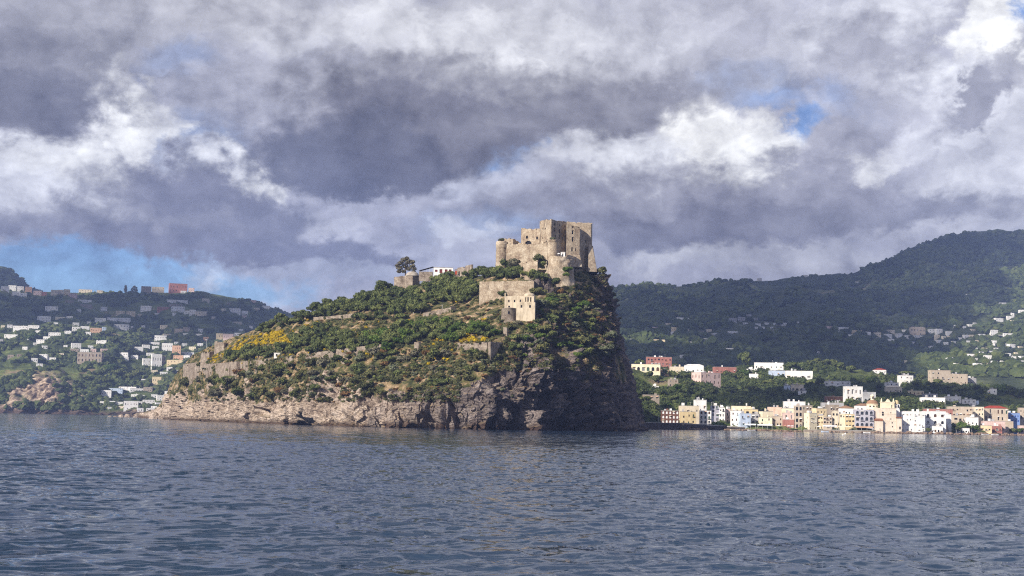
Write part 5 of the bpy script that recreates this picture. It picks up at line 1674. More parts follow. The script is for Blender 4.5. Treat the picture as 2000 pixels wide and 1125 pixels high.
MOUNT = """1230,628,14,3,w 1334,625,25,5,w 1306,634,18,3,c 1280,644,14,5,p 1320,645,18,6,y 1276,654,10,3,w 1293,653,10,4,w 1229,667,12,5,w 1288,670,22,7,y 1348,671,14,4,w 1388,664,26,3,w 1397,654,14,3,w 1431,651,20,4,w
1430,627,20,6,g 1448,628,16,9,g 1462,618,13,4,g 1456,633,10,3,w 1480,635,12,3,w 1497,634,10,4,w 1490,642,8,4,w 1477,642,8,4,w 1514,634,8,3,w 1495,647,6,3,w 1508,641,9,3,w 1557,633,16,5,w 1507,623,10,3,w 1373,697,10,7,y
1390,692,8,5,w 1425,684,18,4,w 1333,698,10,5,w 1369,649,12,3,s 1363,661,18,3,s 1620,644,16,7,p 1648,645,22,6,w 1673,651,22,6,y 1695,654,13,6,w 1713,655,16,6,c 1737,649,24,5,c 1734,658,20,6,w 1757,660,14,9,w 1772,664,11,9,w
1796,662,26,7,w 1769,648,14,4,w 1820,651,12,8,w 1835,652,14,10,w 1831,662,10,8,c 1836,670,14,6,w 1848,672,9,4,w 1861,660,20,4,c 1876,665,13,6,w 1888,660,13,6,w 1903,660,17,6,c 1921,658,20,6,w 1942,655,18,11,w
1956,660,10,6,w 1969,659,20,8,w 1893,670,12,5,w 1952,630,20,9,w 1974,623,17,6,w 1997,610,12,5,w 1896,638,12,5,w 1905,634,8,4,w 1884,640,7,3,w 1868,638,8,3,w 1958,595,16,4,w 1948,684,16,5,w 1962,678,13,7,w 1977,681,16,9,w
1994,681,15,5,c 1858,706,16,7,w 1846,712,11,5,w 1874,704,13,5,w 1898,698,15,7,w 1917,691,12,4,w 1907,705,15,6,w 1933,702,18,8,w 1935,689,15,4,w 1912,717,18,8,w 1944,714,13,9,w 1969,696,13,6,w 1976,704,19,8,w 1997,710,10,6,w
1675,553,10,3,w 1574,541,9,4,w 1484,545,10,2,w 1600,690,9,4,w 1736,717,18,6,w 1756,716,8,4,g 1890,577,8,3,w 1928,664,9,4,w"""


def far_houses(txt, terr, group):
    for tok in txt.split():
        px, yb, w_, h_, c = tok.split(',')
        px, yb, w_, h_ = float(px), float(yb), float(w_), float(h_)
        p, _ = hitd(terr, px, yb)
        if p is None: print('MISS house', tok); continue
        if abs(px) < 2 and w_ < 9: continue
        s = FPX / p.y
        wm_, hm_ = w_ / s, h_ / s
        cols = max(1, min(5, int(wm_ / 4.5))); rows = 2 if hm_ > 7 else 1
        yaw = random.uniform(0.05, 0.45)
        word = CWORD[c]
        shape = 'tall' if h_ > 0.95 * w_ else ('long low' if w_ > 2.6 * h_ else ('small' if w_ < 13 else 'flat-roofed'))
        look = f"{shape} {word} {'villa' if rows == 2 else 'house'}"
        kw = dict(arch=1 if (random.random() < 0.25 and cols > 1) else 0)
        house('hillside_house', None, 'house', px - w_ / 2, px + w_ / 2, yb - h_, yb, p.y - 1.0, c, cols, rows, yaw=yaw, dep=min(9, wm_ * 0.6), terr=terr if isinstance(terr, str) else None, ww=wm_ / cols * 0.26, wh=hm_ / rows * 0.34,
              auto=look, group=group, side=1 if wm_ > 12 else 0, below=6, parapet=random.random() < 0.5, chimney=wm_ > 14 and random.random() < 0.4)


random.seed(11)
far_houses(LEFT, 'left_hill', 'houses scattered over the left hillside')
far_houses(MOUNT, 'mountain', 'houses of the villages on the mountain')


def extra(txt, xr, yr, share, seed):
    """more houses of the same villages, close beside the ones listed"""
    rg_ = random.Random(seed); out = []
    boxes = [tuple(h['_b']) for h in HOUSES]
    for tok in txt.split():
        px, yb, w_, h_, c = tok.split(','); px, yb, w_, h_ = float(px), float(yb), float(w_), float(h_)
        if not (xr[0] < px < xr[1] and yr[0] < yb < yr[1]) or rg_.random() > share: continue
        for _ in range(6):
            w2, h2 = rg_.uniform(7, 15), rg_.uniform(3.5, 6.5)
            x2, y2 = px + rg_.choice((-1, 1)) * rg_.uniform(9, 26), yb + rg_.uniform(-8, 8)
            bx = (x2 - w2 / 2, x2 + w2 / 2, y2 - h2, y2)
            if any(bx[0] < b[1] + 1 and bx[1] > b[0] - 1 and bx[2] < b[3] + 1.5 and bx[3] > b[2] - 1.5 for b in boxes): continue
            boxes.append(bx); out.append(f"{x2:.1f},{y2:.1f},{w2:.1f},{h2:.1f},{rg_.choice('wwwwwclg')}"); break
    return ' '.join(out)


far_houses(extra(LEFT, (0, 500), (600, 800), 0.5, 4), 'left_hill', 'houses scattered over the left hillside')
far_houses(extra(MOUNT, (1640, 2000), (600, 725), 0.8, 5), 'mountain', 'houses of the villages on the mountain')
far_houses(extra(MOUNT, (1240, 1560), (610, 690), 0.45, 6), 'mountain', 'houses of the villages on the mountain')


def special(name, label, terr, x0, x1, yt, yb, c, cols, rows, **kw):
    p, _ = hitd(terr, (x0 + x1) / 2, yb)
    return house(name, label, 'building', x0, x1, yt, yb, p.y - 1, c, cols, rows, terr=terr, **kw)


special('red_palace', 'big dull red palace on the skyline of the left hill', 'left_hill', 326, 363, 553, 569, 'r', 6, 2, yaw=0.35, dep=18, ww=2, wh=3, chimney=True)
special('ruined_palace', 'roofless brown stone palace with empty windows above the left cliff', 'left_hill', 150.5, 198.5, 687.5, 706.5, 's', 7, 2, yaw=-0.02, ww=2.4, wh=5, arch=1, dep=14)
special('hill_palace', 'large grey-beige palace with a low gable in the upper village', 'mountain', 1778, 1808, 639.5, 655, 'e', 5, 2, yaw=0.05, ww=2, wh=4, roof='hip', roofmat=PL['e'])
p, _ = hitd('mountain', 1942, 680)
O = P(1942, 680, p.y); s = FPX / p.y
tw = thing('village_church', 'slim white bell tower of the mountain village church', 'church', tuple(O))
b = MB(); b.box(-1.8 / s, 1.8 / s, 0, 3.6 / s, -4, 9 / s); b.link('tower', PL['w'], tw)
b = MB(); b.box(-1.3 / s, 1.3 / s, 0.4 / s, 3.1 / s, 9 / s + 0.003, 12 / s); bb = b.link('belfry', PL['w'], tw)
b = MB(); b.box(-0.6 / s, 0.6 / s, 0.2 / s, 0.38 / s, 9.4 / s, 11.2 / s); b.link('opening', void, bb)
b = MB(); b.lathe(0, 1.75 / s, [(1.5 / s, 12 / s + 0.003), (0.9 / s, 13.5 / s), (0.05, 15 / s)], 8); b.link('spire', PL['w'], tw)

# ------------------------------------------------------------------ sea walls, beach rocks, quay life
def quay(name, label, pts, mat, cat='wall', off=0.0, thick=3.0):
    """pts: (px, height of the top above the sea, distance from the shoreline)"""
    W_ = [P(x, hz(x), sdist(x) + e) for x, h, e in pts]
    O = Vector((W_[0].x, W_[0].y, 0))
    r = thing(name, label, cat, tuple(O))
    mb_ = MB()
    for k in range(len(W_) - 1):
        a, b = W_[k] - O, W_[k + 1] - O
        mb_.prism([a.xy, b.xy, (b.x, b.y + thick), (a.x, a.y + thick)], -3, [pts[k][1], pts[k + 1][1], pts[k + 1][1], pts[k][1]])
    mb_.link('wall', mat, r)
    cp = MB()
    for k in range(len(W_) - 1):
        a, b = W_[k] - O, W_[k + 1] - O
        z0, z1 = pts[k][1], pts[k + 1][1]
        c = [(a.x, a.y - 0.15), (b.x, b.y - 0.15), (b.x, b.y + 0.5), (a.x, a.y + 0.5)]
        cp.prism(c, min(z0, z1) + 0.003, [z0 + 0.3, z1 + 0.3, z1 + 0.3, z0 + 0.3])
    cp.link('coping', roof_flat, r)
    return r


quay('sea_wall', 'dark causeway wall running from the rock to the brick block', [(1262, 5.0, -2), (1290, 4.9, -2), (1333, 5.0, -1)], dark_stone)
quay('harbour_wall', 'long dark quay wall tapering right below the first white houses', [(1336, 4.7, 0), (1380, 4.2, 3), (1420, 3.3, 5), (1455, 2.6, 6)], dark_stone)
quay('promenade_wall', 'low beige promenade wall under the yellow and grey palaces', [(1570, 1.6, 3), (1640, 1.9, 3), (1720, 1.7, 3)], PL['s'])

rock_mat = stone('beach_rock', (0.13, 0.085, 0.06), (0.27, 0.19, 0.14), (0.42, 0.32, 0.24), 0.5)
r3 = np.random.default_rng(12)
v0, f0 = ico_np(2)
BP = []
for q in range(5):
    nn = 1 + 0.30 * fbm(v0[:, 0] * 1.5 + q * 5, v0[:, 1] * 1.5, v0[:, 2] * 1.5, 3, 800 + q)
    BP.append(mesh_np('shore_rock', v0 * nn[:, None], f0, rock_mat, False))
for q in range(170):
    px = 1338 + (2004 - 1338) * (q + r3.random()) / 170
    if 1575 < px < 1715 and r3.random() < 0.5: continue
    d = sdist(px) + r3.uniform(-1.5, 5)
    w_ = P(px, hz(px), d)
    s_ = r3.uniform(0.7, 1.5) * (1.35 if px > 1730 else 1.0)
    o = link('shore_rock', BP[q % 5], None, (w_.x, w_.y, r3.uniform(0.0, 0.5)), r3.uniform(0, 6))
    o.scale = (s_ * r3.uniform(1.1, 1.9), s_ * 1.1, s_ * r3.uniform(0.7, 1.05))
    AUTO.append((o, 'brown shore rock', 'rock', px, 845, 'rocks along the town shore'))

# awnings, parasols, boats
def awning(label, px0, px1, h, e, mat):
    d = sdist(px0) + e
    a, b = P(px0, hz(px0), d), P(px1, hz(px1), sdist(px1) + e)
    L = (b - a).xy.length
    r = thing('awning', label, 'awning', (a.x, a.y, 2.0), math.atan2(b.y - a.y, b.x - a.x), 'awnings of the waterfront cafes')
    n = max(2, int(L / 3.5))
    for k in range(n + 1):
        m_ = MB(); m_.box(L * k / n - 0.08, L * k / n + 0.08, 0, 0.16, -1.5, h - 0.3); m_.link('post', metal, r)
    m_ = MB(); m_.face((-0.3, -0.5, h - 0.4), (L + 0.3, -0.5, h - 0.4), (L + 0.3, 3.5, h + 0.5), (-0.3, 3.5, h + 0.5)); m_.face((-0.3, 3.5, h + 0.3), (L + 0.3, 3.5, h + 0.3), (L + 0.3, -0.5, h - 0.6), (-0.3, -0.5, h - 0.6))
    m_.face((-0.3, -0.5, h - 0.6), (L + 0.3, -0.5, h - 0.6), (L + 0.3, -0.5, h - 0.4), (-0.3, -0.5, h - 0.4)); m_.link('cloth', mat, r)


awning('white beach bar awning right of the small dark arch', 1455, 1476, 3.2, 7, white_paint)
awning('second white awning, just below the pale yellow two-step house', 1480, 1508, 3.0, 7, white_paint)
awning('long white cafe awning under the low yellow annex', 1608, 1634, 3.2, 6, white_paint)
awning('cream cafe awning in the middle of the promenade', 1638, 1662, 3.0, 6, PL['l'])
awning('orange-brown awning below the arcaded blue-grey palace', 1672, 1704, 2.8, 6, PL['o'])
for (px, lb) in ((1521, 'white parasol left of the red ground floor'), (1541, 'white parasol in front of the red ground floor'), (1547.5, 'smaller white parasol at the right of the red ground floor'), (1600, 'white parasol at the foot of the big yellow flank')):
    d = sdist(px) + 10
    yb = zy(px, d, 2.0)
    parasol(lb, px, yb - 7, yb, d, white_paint, 2.0, 'parasols on the waterfront')


def boat(label, px, d, L, rz, mat, hmul=1.0):
    p = P(px, hz(px), d)
    r = thing('rowing_boat', label, 'boat', (p.x, p.y, 0.05), rz, 'small boats near the shore')
    mb_ = MB()
    n = 10
    rings = []
    for k in range(n + 1):
        t = k / n; x = (t - 0.5) * L
        wd = 0.16 * L * (math.sin(math.pi * min(1, (0.12 + t * 0.88)) ** 0.8)) ** 0.6 + 0.03
        sh = 0.55 + 0.35 * (2 * t - 1) ** 2
        rings.append([(x, -wd, sh * hmul), (x, -wd * 0.8, 0.1), (x, 0, -0.2), (x, wd * 0.8, 0.1), (x, wd, sh * hmul)])
    for a, b in zip(rings, rings[1:]):
        for q in range(4): mb_.face(a[q], b[q], b[q + 1], a[q + 1])
        mb_.face((a[0][0], a[0][1] * .9, .35), (a[4][0], a[4][1] * .9, .35), (b[4][0], b[4][1] * .9, .35), (b[0][0], b[0][1] * .9, .35))
    mb_.face(*rings[0][::-1]); mb_.face(*rings[-1])
    mb_.link('hull', mat, r)
    for q in (-0.15, 0.15):
        t_ = MB(); t_.box(q * L - 0.12, q * L + 0.12, -0.13 * L, 0.13 * L, 0.5 * hmul, 0.56 * hmul); t_.link('thwart', rock_mat, r)


boat('white rowing boat drawn up left of the beach bar', 1468, sdist(1468) - 6, 6.5, 0.1, white_paint)
boat('blue and white boat moored below the long cafe awning', 1611, sdist(1611) - 8, 6.0, -0.2, PL['b'], 1.4)
boat('white boat near the boulders, left of the last pair', 1924, sdist(1924) - 5, 7.0, 0.15, white_paint)
boat('white boat lowest beside the right-hand boulders', 1943, sdist(1943) - 8, 6.0, -0.1, white_paint)
boat('small open boat under the harbour wall, near its right end', 1432, sdist(1432) - 7, 5.0, 0.3, PL['c'])
boat('white skiff off the arcaded blue-grey palace', 1693, sdist(1693) - 10, 5.5, -0.4, white_paint)
for k_, px in enumerate((1462, 1496, 1565, 1604, 1652, 1668, 1710, 1760, 1800, 1868, 1898)):
    d = sdist(px) + 9; a = P(px, hz(px), d); gz = ground('town_slope', a.x, a.y)
    b = MB(); z_ = (gz.z if gz else 2.0); b.lathe(0, 0, [(0.11, -1), (0.07, 5.5)], 6); b.box(-0.9, 0.0, -0.06, 0.06, 5.503, 5.62); b.lathe(-0.8, 0, [(0.01, 5.2), (0.25, 5.25), (0.25, 5.45), (0.01, 5.5)], 8)
    o = b.link('street_lamp', metal, None, False, (a.x, a.y, z_)); AUTO.append((o, 'slim promenade street lamp', 'lamp', px, 836, 'street lamps along the promenade'))
for (px, py, lb) in ((1651, 848, 'larger white mooring buoy off the church'), (1646.5, 850.5, 'smaller white mooring buoy nearer the open water')):
    d = shore_d(px, py); p = P(px, py, d)
    b = MB(); rr = 0.55 if 'larger' in lb else 0.42
    b.lathe(0, 0, [(0.01, -rr * 0.6)] + [(rr * math.cos(t), rr * math.sin(t) + 0.15) for t in np.linspace(-0.6, 1.2, 7)] + [(0.08, rr + 0.2), (0.08, rr + 0.5), (0.01, rr + 0.5)], 12)
    tag(b.link('mooring_buoy', white_paint, None, True, (p.x, p.y, 0.05)), lb, 'buoy')
# slim masts and antennas of the shore
for (px, yt, yb, e, lb) in ((1285.5, 812, 829, 8, 'white lamp post left of the brown brick block'), (1286 + 104, 786, 797, 40, 'thin roof mast above the pale blue house')):
    d = sdist(px) + e; a, t = P(px, yb, d), P(px, yt, d)
    b = MB(); b.lathe(0, 0, [(0.12, -2), (0.08, t.z - a.z)], 6); b.box(-0.4, 0.4, -0.1, 0.1, t.z - a.z + 0.003, t.z - a.z + 0.25)
    tag(b.link('mast', metal, None, False, tuple(a)), lb, 'mast')
p, _ = hitd('left_hill', 403, 695)
a, t = P(403, 690, p.y - 5), P(403, 664, p.y - 5)
fl = thing('floodlight_mast', 'tall grey floodlight mast in front of the orange house', 'mast', tuple(a))
b = MB(); b.lathe(0, 0, [(0.5, -6), (0.3, t.z - a.z)], 8); b.link('pole', metal, fl)
b = MB(); h = t.z - a.z; b.lathe(0, 0, [(0.4, h), (3.0, h + 0.6), (3.0, h + 1.4), (0.4, h + 1.6)], 10); b.link('lamp_ring', metal, fl)


# ------------------------------------------------------------------ vegetation
ICO1, ICO2 = ico_np(1), ico_np(2)


def lump(v, f, seed, amp=0.3, fr=1.6):
    nn = 1 + amp * fbm(v[:, 0] * fr + seed * 3.1, v[:, 1] * fr, v[:, 2] * fr, 3, 600 + seed)
    return v * nn[:, None]


def crown_mesh(name, mat, lobes, seed, leaf=0.15, nleaf=160, amp=0.22, cards=1.0, core=0.86):
    """lobes: (cx,cy,cz,rx,ry,rz); every lobe is a rough core wrapped in small leaf faces"""
    rg = np.random.default_rng(seed)
    VV, FF, TT, k = [], [], [], 0
    for q, (cx, cy, cz, rx, ry, rz) in enumerate(lobes):
        c = np.array([cx, cy, cz]); r = np.array([rx, ry, rz])
        v = lump(ICO2[0], ICO2[1], seed * 7 + q, amp) * r * core + c
        tl = rg.uniform(0.25, 0.75)
        VV.append(v); FF.append(ICO2[1] + k); TT.append(np.full(len(v), tl - 0.12)); k += len(v)
        n = int(nleaf * cards)
        d = rg.normal(size=(n, 3)); d /= np.linalg.norm(d, axis=1)[:, None]
        base = c + d * r * rg.uniform(0.78, 1.12, (n, 1)) * (1 + 0.5 * amp * fbm(d[:, 0] * 2, d[:, 1] * 2, d[:, 2] * 2, 2, seed)[:, None])
        a = rg.normal(size=(n, 3)); a /= np.linalg.norm(a, axis=1)[:, None]
        b = np.cross(a, d); b /= np.linalg.norm(b, axis=1)[:, None] + 1e-6
        l = leaf * rg.uniform(0.6, 1.5, (n, 1))
        t = np.stack([base - a * l * 0.5, base + a * l * 0.5, base + b * l * 0.9 + d * l * 0.25], 1).reshape(-1, 3)
        VV.append(t); FF.append(np.arange(3 * n).reshape(n, 3) + k); k += 3 * n
        TT.append(np.repeat(tl + rg.uniform(-0.28, 0.28, n), 3))
    return mesh_np(name, np.concatenate(VV), np.concatenate(FF), mat, False, {'tint': ('POINT', np.concatenate(TT))})


def round_lobes(rg, n, w=1.0, h=0.8, base=0.7, s=(0.22, 0.52)):
    out = [(0, 0, base + h * 0.5, w * 0.55, w * 0.55, h * 0.5)]
    for _ in range(n):
        a = rg.uniform(0, 6.283); r = rg.uniform(0.25, 0.95) * w; q = rg.uniform(*s)
        out.append((r * math.cos(a), r * math.sin(a), base + rg.uniform(0.15, 0.95) * h, q * w, q * w, q * h * 0.85))
    return out


def trunk_mesh(name, seed, h, r, limbs):
    rg = np.random.default_rng(seed)
    b = MB()
    lean = rg.uniform(-0.12, 0.12, 2)
    b.tube([(0, 0, -0.35), (lean[0] * 0.4, lean[1] * 0.4, h * 0.5), (lean[0], lean[1], h)], [r * 1.35, r, r * 0.6], 7)
    for _ in range(limbs):
        a = rg.uniform(0, 6.28); z = rg.uniform(0.45, 0.9) * h; l = rg.uniform(0.35, 0.6)
        b.tube([(lean[0] * z / h, lean[1] * z / h, z), (l * 0.5 * math.cos(a), l * 0.5 * math.sin(a), z + l * 0.35), (l * math.cos(a), l * math.sin(a), z + l * 0.75)], [r * 0.5, r * 0.32, r * 0.12], 5)
    return b.mesh(name, bark)


rg = np.random.default_rng(21)
PINE = [(crown_mesh('pine_crown', F_PINE, round_lobes(rg, 11, 0.95, 0.8, 0.5), 100 + q, 0.17, 120), trunk_mesh('pine_trunk', q, 0.95, 0.07, 4)) for q in range(6)]
OAK = [(crown_mesh('oak_crown', F_GREEN, round_lobes(rg, 11, 1.0, 0.95, 0.35), 130 + q, 0.18, 120), trunk_mesh('oak_trunk', 20 + q, 0.8, 0.08, 4)) for q in range(3)]
BUSH = {k: [crown_mesh(k + '_bush', mt_, round_lobes(rg, 8, 1.05, 0.9, -0.2), 160 + 10 * i + q, 0.22, 90, 0.35) for q in range(4)]
        for i, (k, mt_) in enumerate((('dark', F_OAK), ('green', F_PINE), ('dry', F_DRY), ('grey', F_GREY), ('sage', F_SAGE), ('bright', F_GREEN)))}
UMB = crown_mesh('umbrella_crown', F_PINE, [(0, 0, 1.5, 1.0, 1.0, 0.24), (0.4, 0.1, 1.56, 0.5, 0.5, 0.24), (-0.45, 0, 1.54, 0.5, 0.5, 0.22)], 191, 0.12, 420)
UMT = trunk_mesh('umbrella_trunk', 33, 1.45, 0.06, 5)
F_EUC = foliage('eucalyptus_foliage', (0.11, 0.10, 0.07), (0.22, 0.20, 0.13), (0.38, 0.34, 0.24), 0.3)
EUC = crown_mesh('eucalyptus_crown', F_EUC, [(x, y, z, r, r, r * 0.85) for x, y, z, r in ((-0.62, 0, 0.95, .25), (-0.1, 0.1, 1.25, .30), (-0.5, -.1, 1.55, .28), (-0.2, 0, 1.95, .28), (0.25, 0, 1.75, .30), (0.62, 0, 1.3, .24), (0.6, .1, 1.75, .22),
                                                                                  (-0.8, 0, 1.25, .16), (0.3, 0, 0.9, .22), (0.1, 0, 2.15, .17), (0.82, 0, 0.95, .18), (-0.62, 0, 0.55, .16), (-.2, 0, .62, .18), (0.75, 0, 0.6, .13))], 192, 0.13, 130, 0.35, 1.0, 0.5)
EUT = trunk_mesh('eucalyptus_trunk', 35, 1.5, 0.06, 6)


def tree(kind, x, y, z, sc, px, py, look, group, cat='tree', name=None, hs=1.0):
    cm, tm = kind
    r = thing(name or 'tree', None, cat, (x, y, z), random.uniform(0, 6.28), group)
    r.scale = (sc, sc, sc * hs)
    link('trunk', tm, r); link('crown', cm, r)
    if look: AUTO.append((r, look, cat, px, py, group))
    return r


def in_poly(x, y, poly):
    c = False
    for (x1, y1), (x2, y2) in zip(poly, poly[1:] + poly[:1]):
        if (y1 > y) != (y2 > y) and x < (x2 - x1) * (y - y1) / (y2 - y1) + x1: c = not c
    return c


def scatter(poly, sx, sy, seed, excl=(), jitter=0.42):
    rg_ = random.Random(seed)
    xs = [p[0] for p in poly]; ys = [p[1] for p in poly]
    out = []
    y = min(ys); k = 0
    while y <= max(ys):
        x = min(xs) + (sx / 2 if k % 2 else 0)
        while x <= max(xs):
            a, b = x + rg_.uniform(-jitter, jitter) * sx, y + rg_.uniform(-jitter, jitter) * sy
            if in_poly(a, b, poly) and not any(e[0] < a < e[1] and e[2] < b < e[3] for e in excl): out.append((a, b))
            x += sx
        y += sy; k += 1
    return out


EX = [(974, 1052, 572, 640), (934, 1052, 548, 586), (764, 830, 536, 573), (812, 930, 520, 545), (845, 935, 596, 624), (690, 740, 632, 662), (650, 690, 605, 628), (528, 552, 686, 700), (885, 910, 525, 553), (600, 620, 632, 655),
      (935, 985, 585, 612)]
zones_pine = [
    ([(494, 652), (540, 630), (600, 614), (650, 604), (700, 592), (745, 572), (775, 562), (840, 560), (890, 556), (936, 560), (935, 596), (880, 602), (830, 612), (780, 628), (720, 632), (650, 628), (600, 634), (540, 650), (500, 664)], 15.5, 9.5, 1),
    ([(565, 668), (590, 650), (640, 640), (690, 660), (700, 690), (640, 696), (570, 690)], 14, 10, 2),
    ([(432, 716), (450, 700), (500, 688), (560, 684), (600, 692), (540, 702), (480, 708), (440, 718)], 14, 9, 3),
    ([(700, 650), (740, 660), (790, 640), (850, 636), (905, 640), (975, 640), (990, 664), (900, 668), (800, 674), (755, 690), (712, 692)], 15, 10, 4),
    ([(895, 545), (925, 533), (960, 522), (1010, 528), (1062, 548), (1100, 560), (1086, 563), (1040, 549), (990, 548), (930, 552)], 13.5, 7.5, 5),
    ([(835, 560), (860, 548), (900, 545), (930, 556), (930, 575), (880, 585), (840, 580)], 14, 9, 6),
    ([(592, 616), (600, 607), (650, 598), (700, 588), (745, 570), (750, 585), (712, 606), (690, 611), (640, 616)], 13, 8, 7),
]
random.seed(3)
npine = 0
for (poly, sx, sy, sdv) in zones_pine:
    for (px, py) in scatter(poly, sx, sy, sdv, EX if sdv != 7 else ()):
        p = isl(px, py)
        if p is None: continue
        d = p.y
        rad = random.uniform(9.5, 15.0) / (FPX / d)
        g = random.random()
        if sdv == 4 and g < 0.40:
            tree(random.choice(OAK), p.x, p.y, p.z, rad * 1.1, px, py, 'bright green broadleaf tree', 'broadleaf trees on the rock', 'tree', 'broadleaf_tree', random.uniform(0.8, 1.1))
        else:
            tree(random.choice(PINE), p.x, p.y, p.z - 0.3, rad, px, py, random.choice(['rounded dark pine', 'small dark pine'][0:1] if rad > 3.4 else ['small dark pine']), 'pines on the rock', 'tree', 'pine_tree', random.uniform(0.85, 1.25))
            npine += 1
print('pines', npine, len([1 for a in AUTO if a[2]=='tree' and 560<a[3]<760 and 590<a[4]<630]))
# single trees
p = isl(792, 552)
r_ = tree((EUC, EUT), P(792, 538, p.y + 12).x, p.y + 12, P(792, 540, p.y + 12).z, 5.8, 0, 0, None, None, 'tree', 'eucalyptus_tree')
r_.scale = (6.9, 6.9, 5.6); r_.rotation_euler = (0, 0, 0.1)
tag(r_, 'tall airy grey-green tree standing on the skyline behind the domed chapel', 'tree')
for (px, py, d, rad, knd, lb, nm) in ((1107, 529, 802, 2.6, BUSH['bright'][0], 'bright green creeper hanging on the round castle bastion', 'hanging_shrub'),
                                      (1107, 537, 801, 2.0, BUSH['bright'][2], 'lower tuft of bright green creeper on the castle bastion', 'hanging_shrub'),
                                      (1005, 517, 834, 4.2, BUSH['grey'][0], 'large dark bush at the foot of the west round tower', 'bush'),
                                      (1055, 508, 822, 4.0, BUSH['dark'][1], 'tall dark bush against the castle curtain wall', 'bush'),
                                      (1053, 520, 820, 3.2, BUSH['green'][2], 'lower dark green bush beneath the tall curtain wall bush', 'bush'),
                                      (980, 470, 848, 2.1, BUSH['dark'][3], 'green bush growing on top of the west round tower', 'bush'),
                                      (1079.5, 467.5, 826, 1.5, BUSH['sage'][0], 'low grass tuft on top of the middle round tower', 'bush'),
                                      (1176, 530, 850, 3.6, BUSH['dark'][0], 'dark bush on the cliff shoulder right of the castle buttress', 'bush'),
                                      (981, 577, None, 3.0, BUSH['green'][1], 'round green bush in front of the high retaining wall', 'bush'),
                                      (1022, 448.5 + 32, 848, 0.9, BUSH['dark'][2], 'small weed tuft on the castle curtain wall', 'bush')):
    if d is None: d = isl(px, py + 6).y - 6
    c = P(px, py, d)
    o = link(nm, knd, None, tuple(c), random.uniform(0, 6)); o.scale = (rad, rad, rad * 0.95)
    tag(o, lb, 'bush')

zones_bush = [
    ([(362, 745), (400, 748), (462, 742), (470, 722), (560, 712), (650, 700), (750, 690), (800, 688), (948, 696), (955, 740), (900, 752), (840, 762), (740, 768), (640, 772), (520, 776), (420, 778), (370, 775)], 21, 14, 11, ['dark', 'dark', 'dark', 'grey', 'dry', 'sage', 'green', 'green'], 8, 14),
    ([(1052, 572), (1110, 568), (1150, 600), (1195, 640), (1205, 700), (1150, 700), (1080, 690), (1010, 700), (1000, 665), (1050, 630)], 19, 14, 12, ['dark', 'bright', 'green', 'green', 'dry', 'sage', 'bright'], 9, 15),
    ([(610, 712), (700, 700), (760, 640), (850, 628), (900, 610), (960, 612), (970, 640), (880, 650), (760, 668)], 26, 13, 13, ['sage', 'dry', 'dark'], 5, 8),
    ([(1120, 545), (1165, 548), (1190, 590), (1180, 620), (1140, 590)], 17, 15, 14, ['dark', 'sage', 'dry'], 6, 10),
    ([(1060, 700), (1200, 700), (1230, 760), (1200, 800), (1100, 790), (1000, 790), (960, 740)], 31, 26, 15, ['dry', 'dark', 'sage'], 4, 8),
    ([(935, 588), (985, 585), (980, 610), (940, 612)], 13, 10, 16, ['dry', 'sage', 'green'], 5, 8),
]
WALLB = [(366, 742), (392, 744), (404, 722), (418, 744), (440, 746), (458, 744), (408, 708), (395, 712), (372, 716), (470, 728), (492, 724), (515, 720), (548, 715), (575, 712), (598, 709), (622, 706), (640, 703), (660, 700), (684, 697), (706, 690), (730, 688), (752, 688),
         (770, 690), (788, 688), (812, 692), (832, 690), (852, 692), (868, 690), (890, 692), (905, 694), (925, 690), (940, 694), (996, 700), (1010, 690), (1000, 640), (1052, 610), (1056, 590), (1050, 628), (985, 625), (1010, 632), (1035, 630), (944, 590), (962, 592), (1048, 570)]
WORDB = dict(dark='dark olive bush', green='deep green bush', dry='rust-brown dry bush', grey='grey-green bush', sage='pale sage bush', bright='bright green bush')
nb = 0
for (poly, sx, sy, sdv, kinds, r0, r1) in zones_bush + [(None, 0, 0, 0, ['dark', 'dark', 'green', 'dry', 'grey'], 9, 15)]:
    for (px, py) in (scatter(poly, sx, sy, sdv, [(975, 1050, 575, 622)]) if poly else WALLB):
        p = isl(px, py)
        if p is None: continue
        rad = random.uniform(r0, r1) * random.choice((0.55, 0.75, 0.9, 1.15)) / (FPX / p.y)
        k = random.choice(kinds)
        if k in ('dry', 'sage'): rad *= 0.75
        o = link('bush', random.choice(BUSH[k]), None, (p.x, p.y - 0.4 * rad, p.z - 0.1 * rad), random.uniform(0, 6))
        o.scale = (rad * random.uniform(1, 1.3), rad, rad * random.uniform(0.7, 1.0))
        AUTO.append((o, WORDB[k], 'bush', px, py, 'bushes on the cliffs of the rock')); nb += 1
print('bushes', nb)


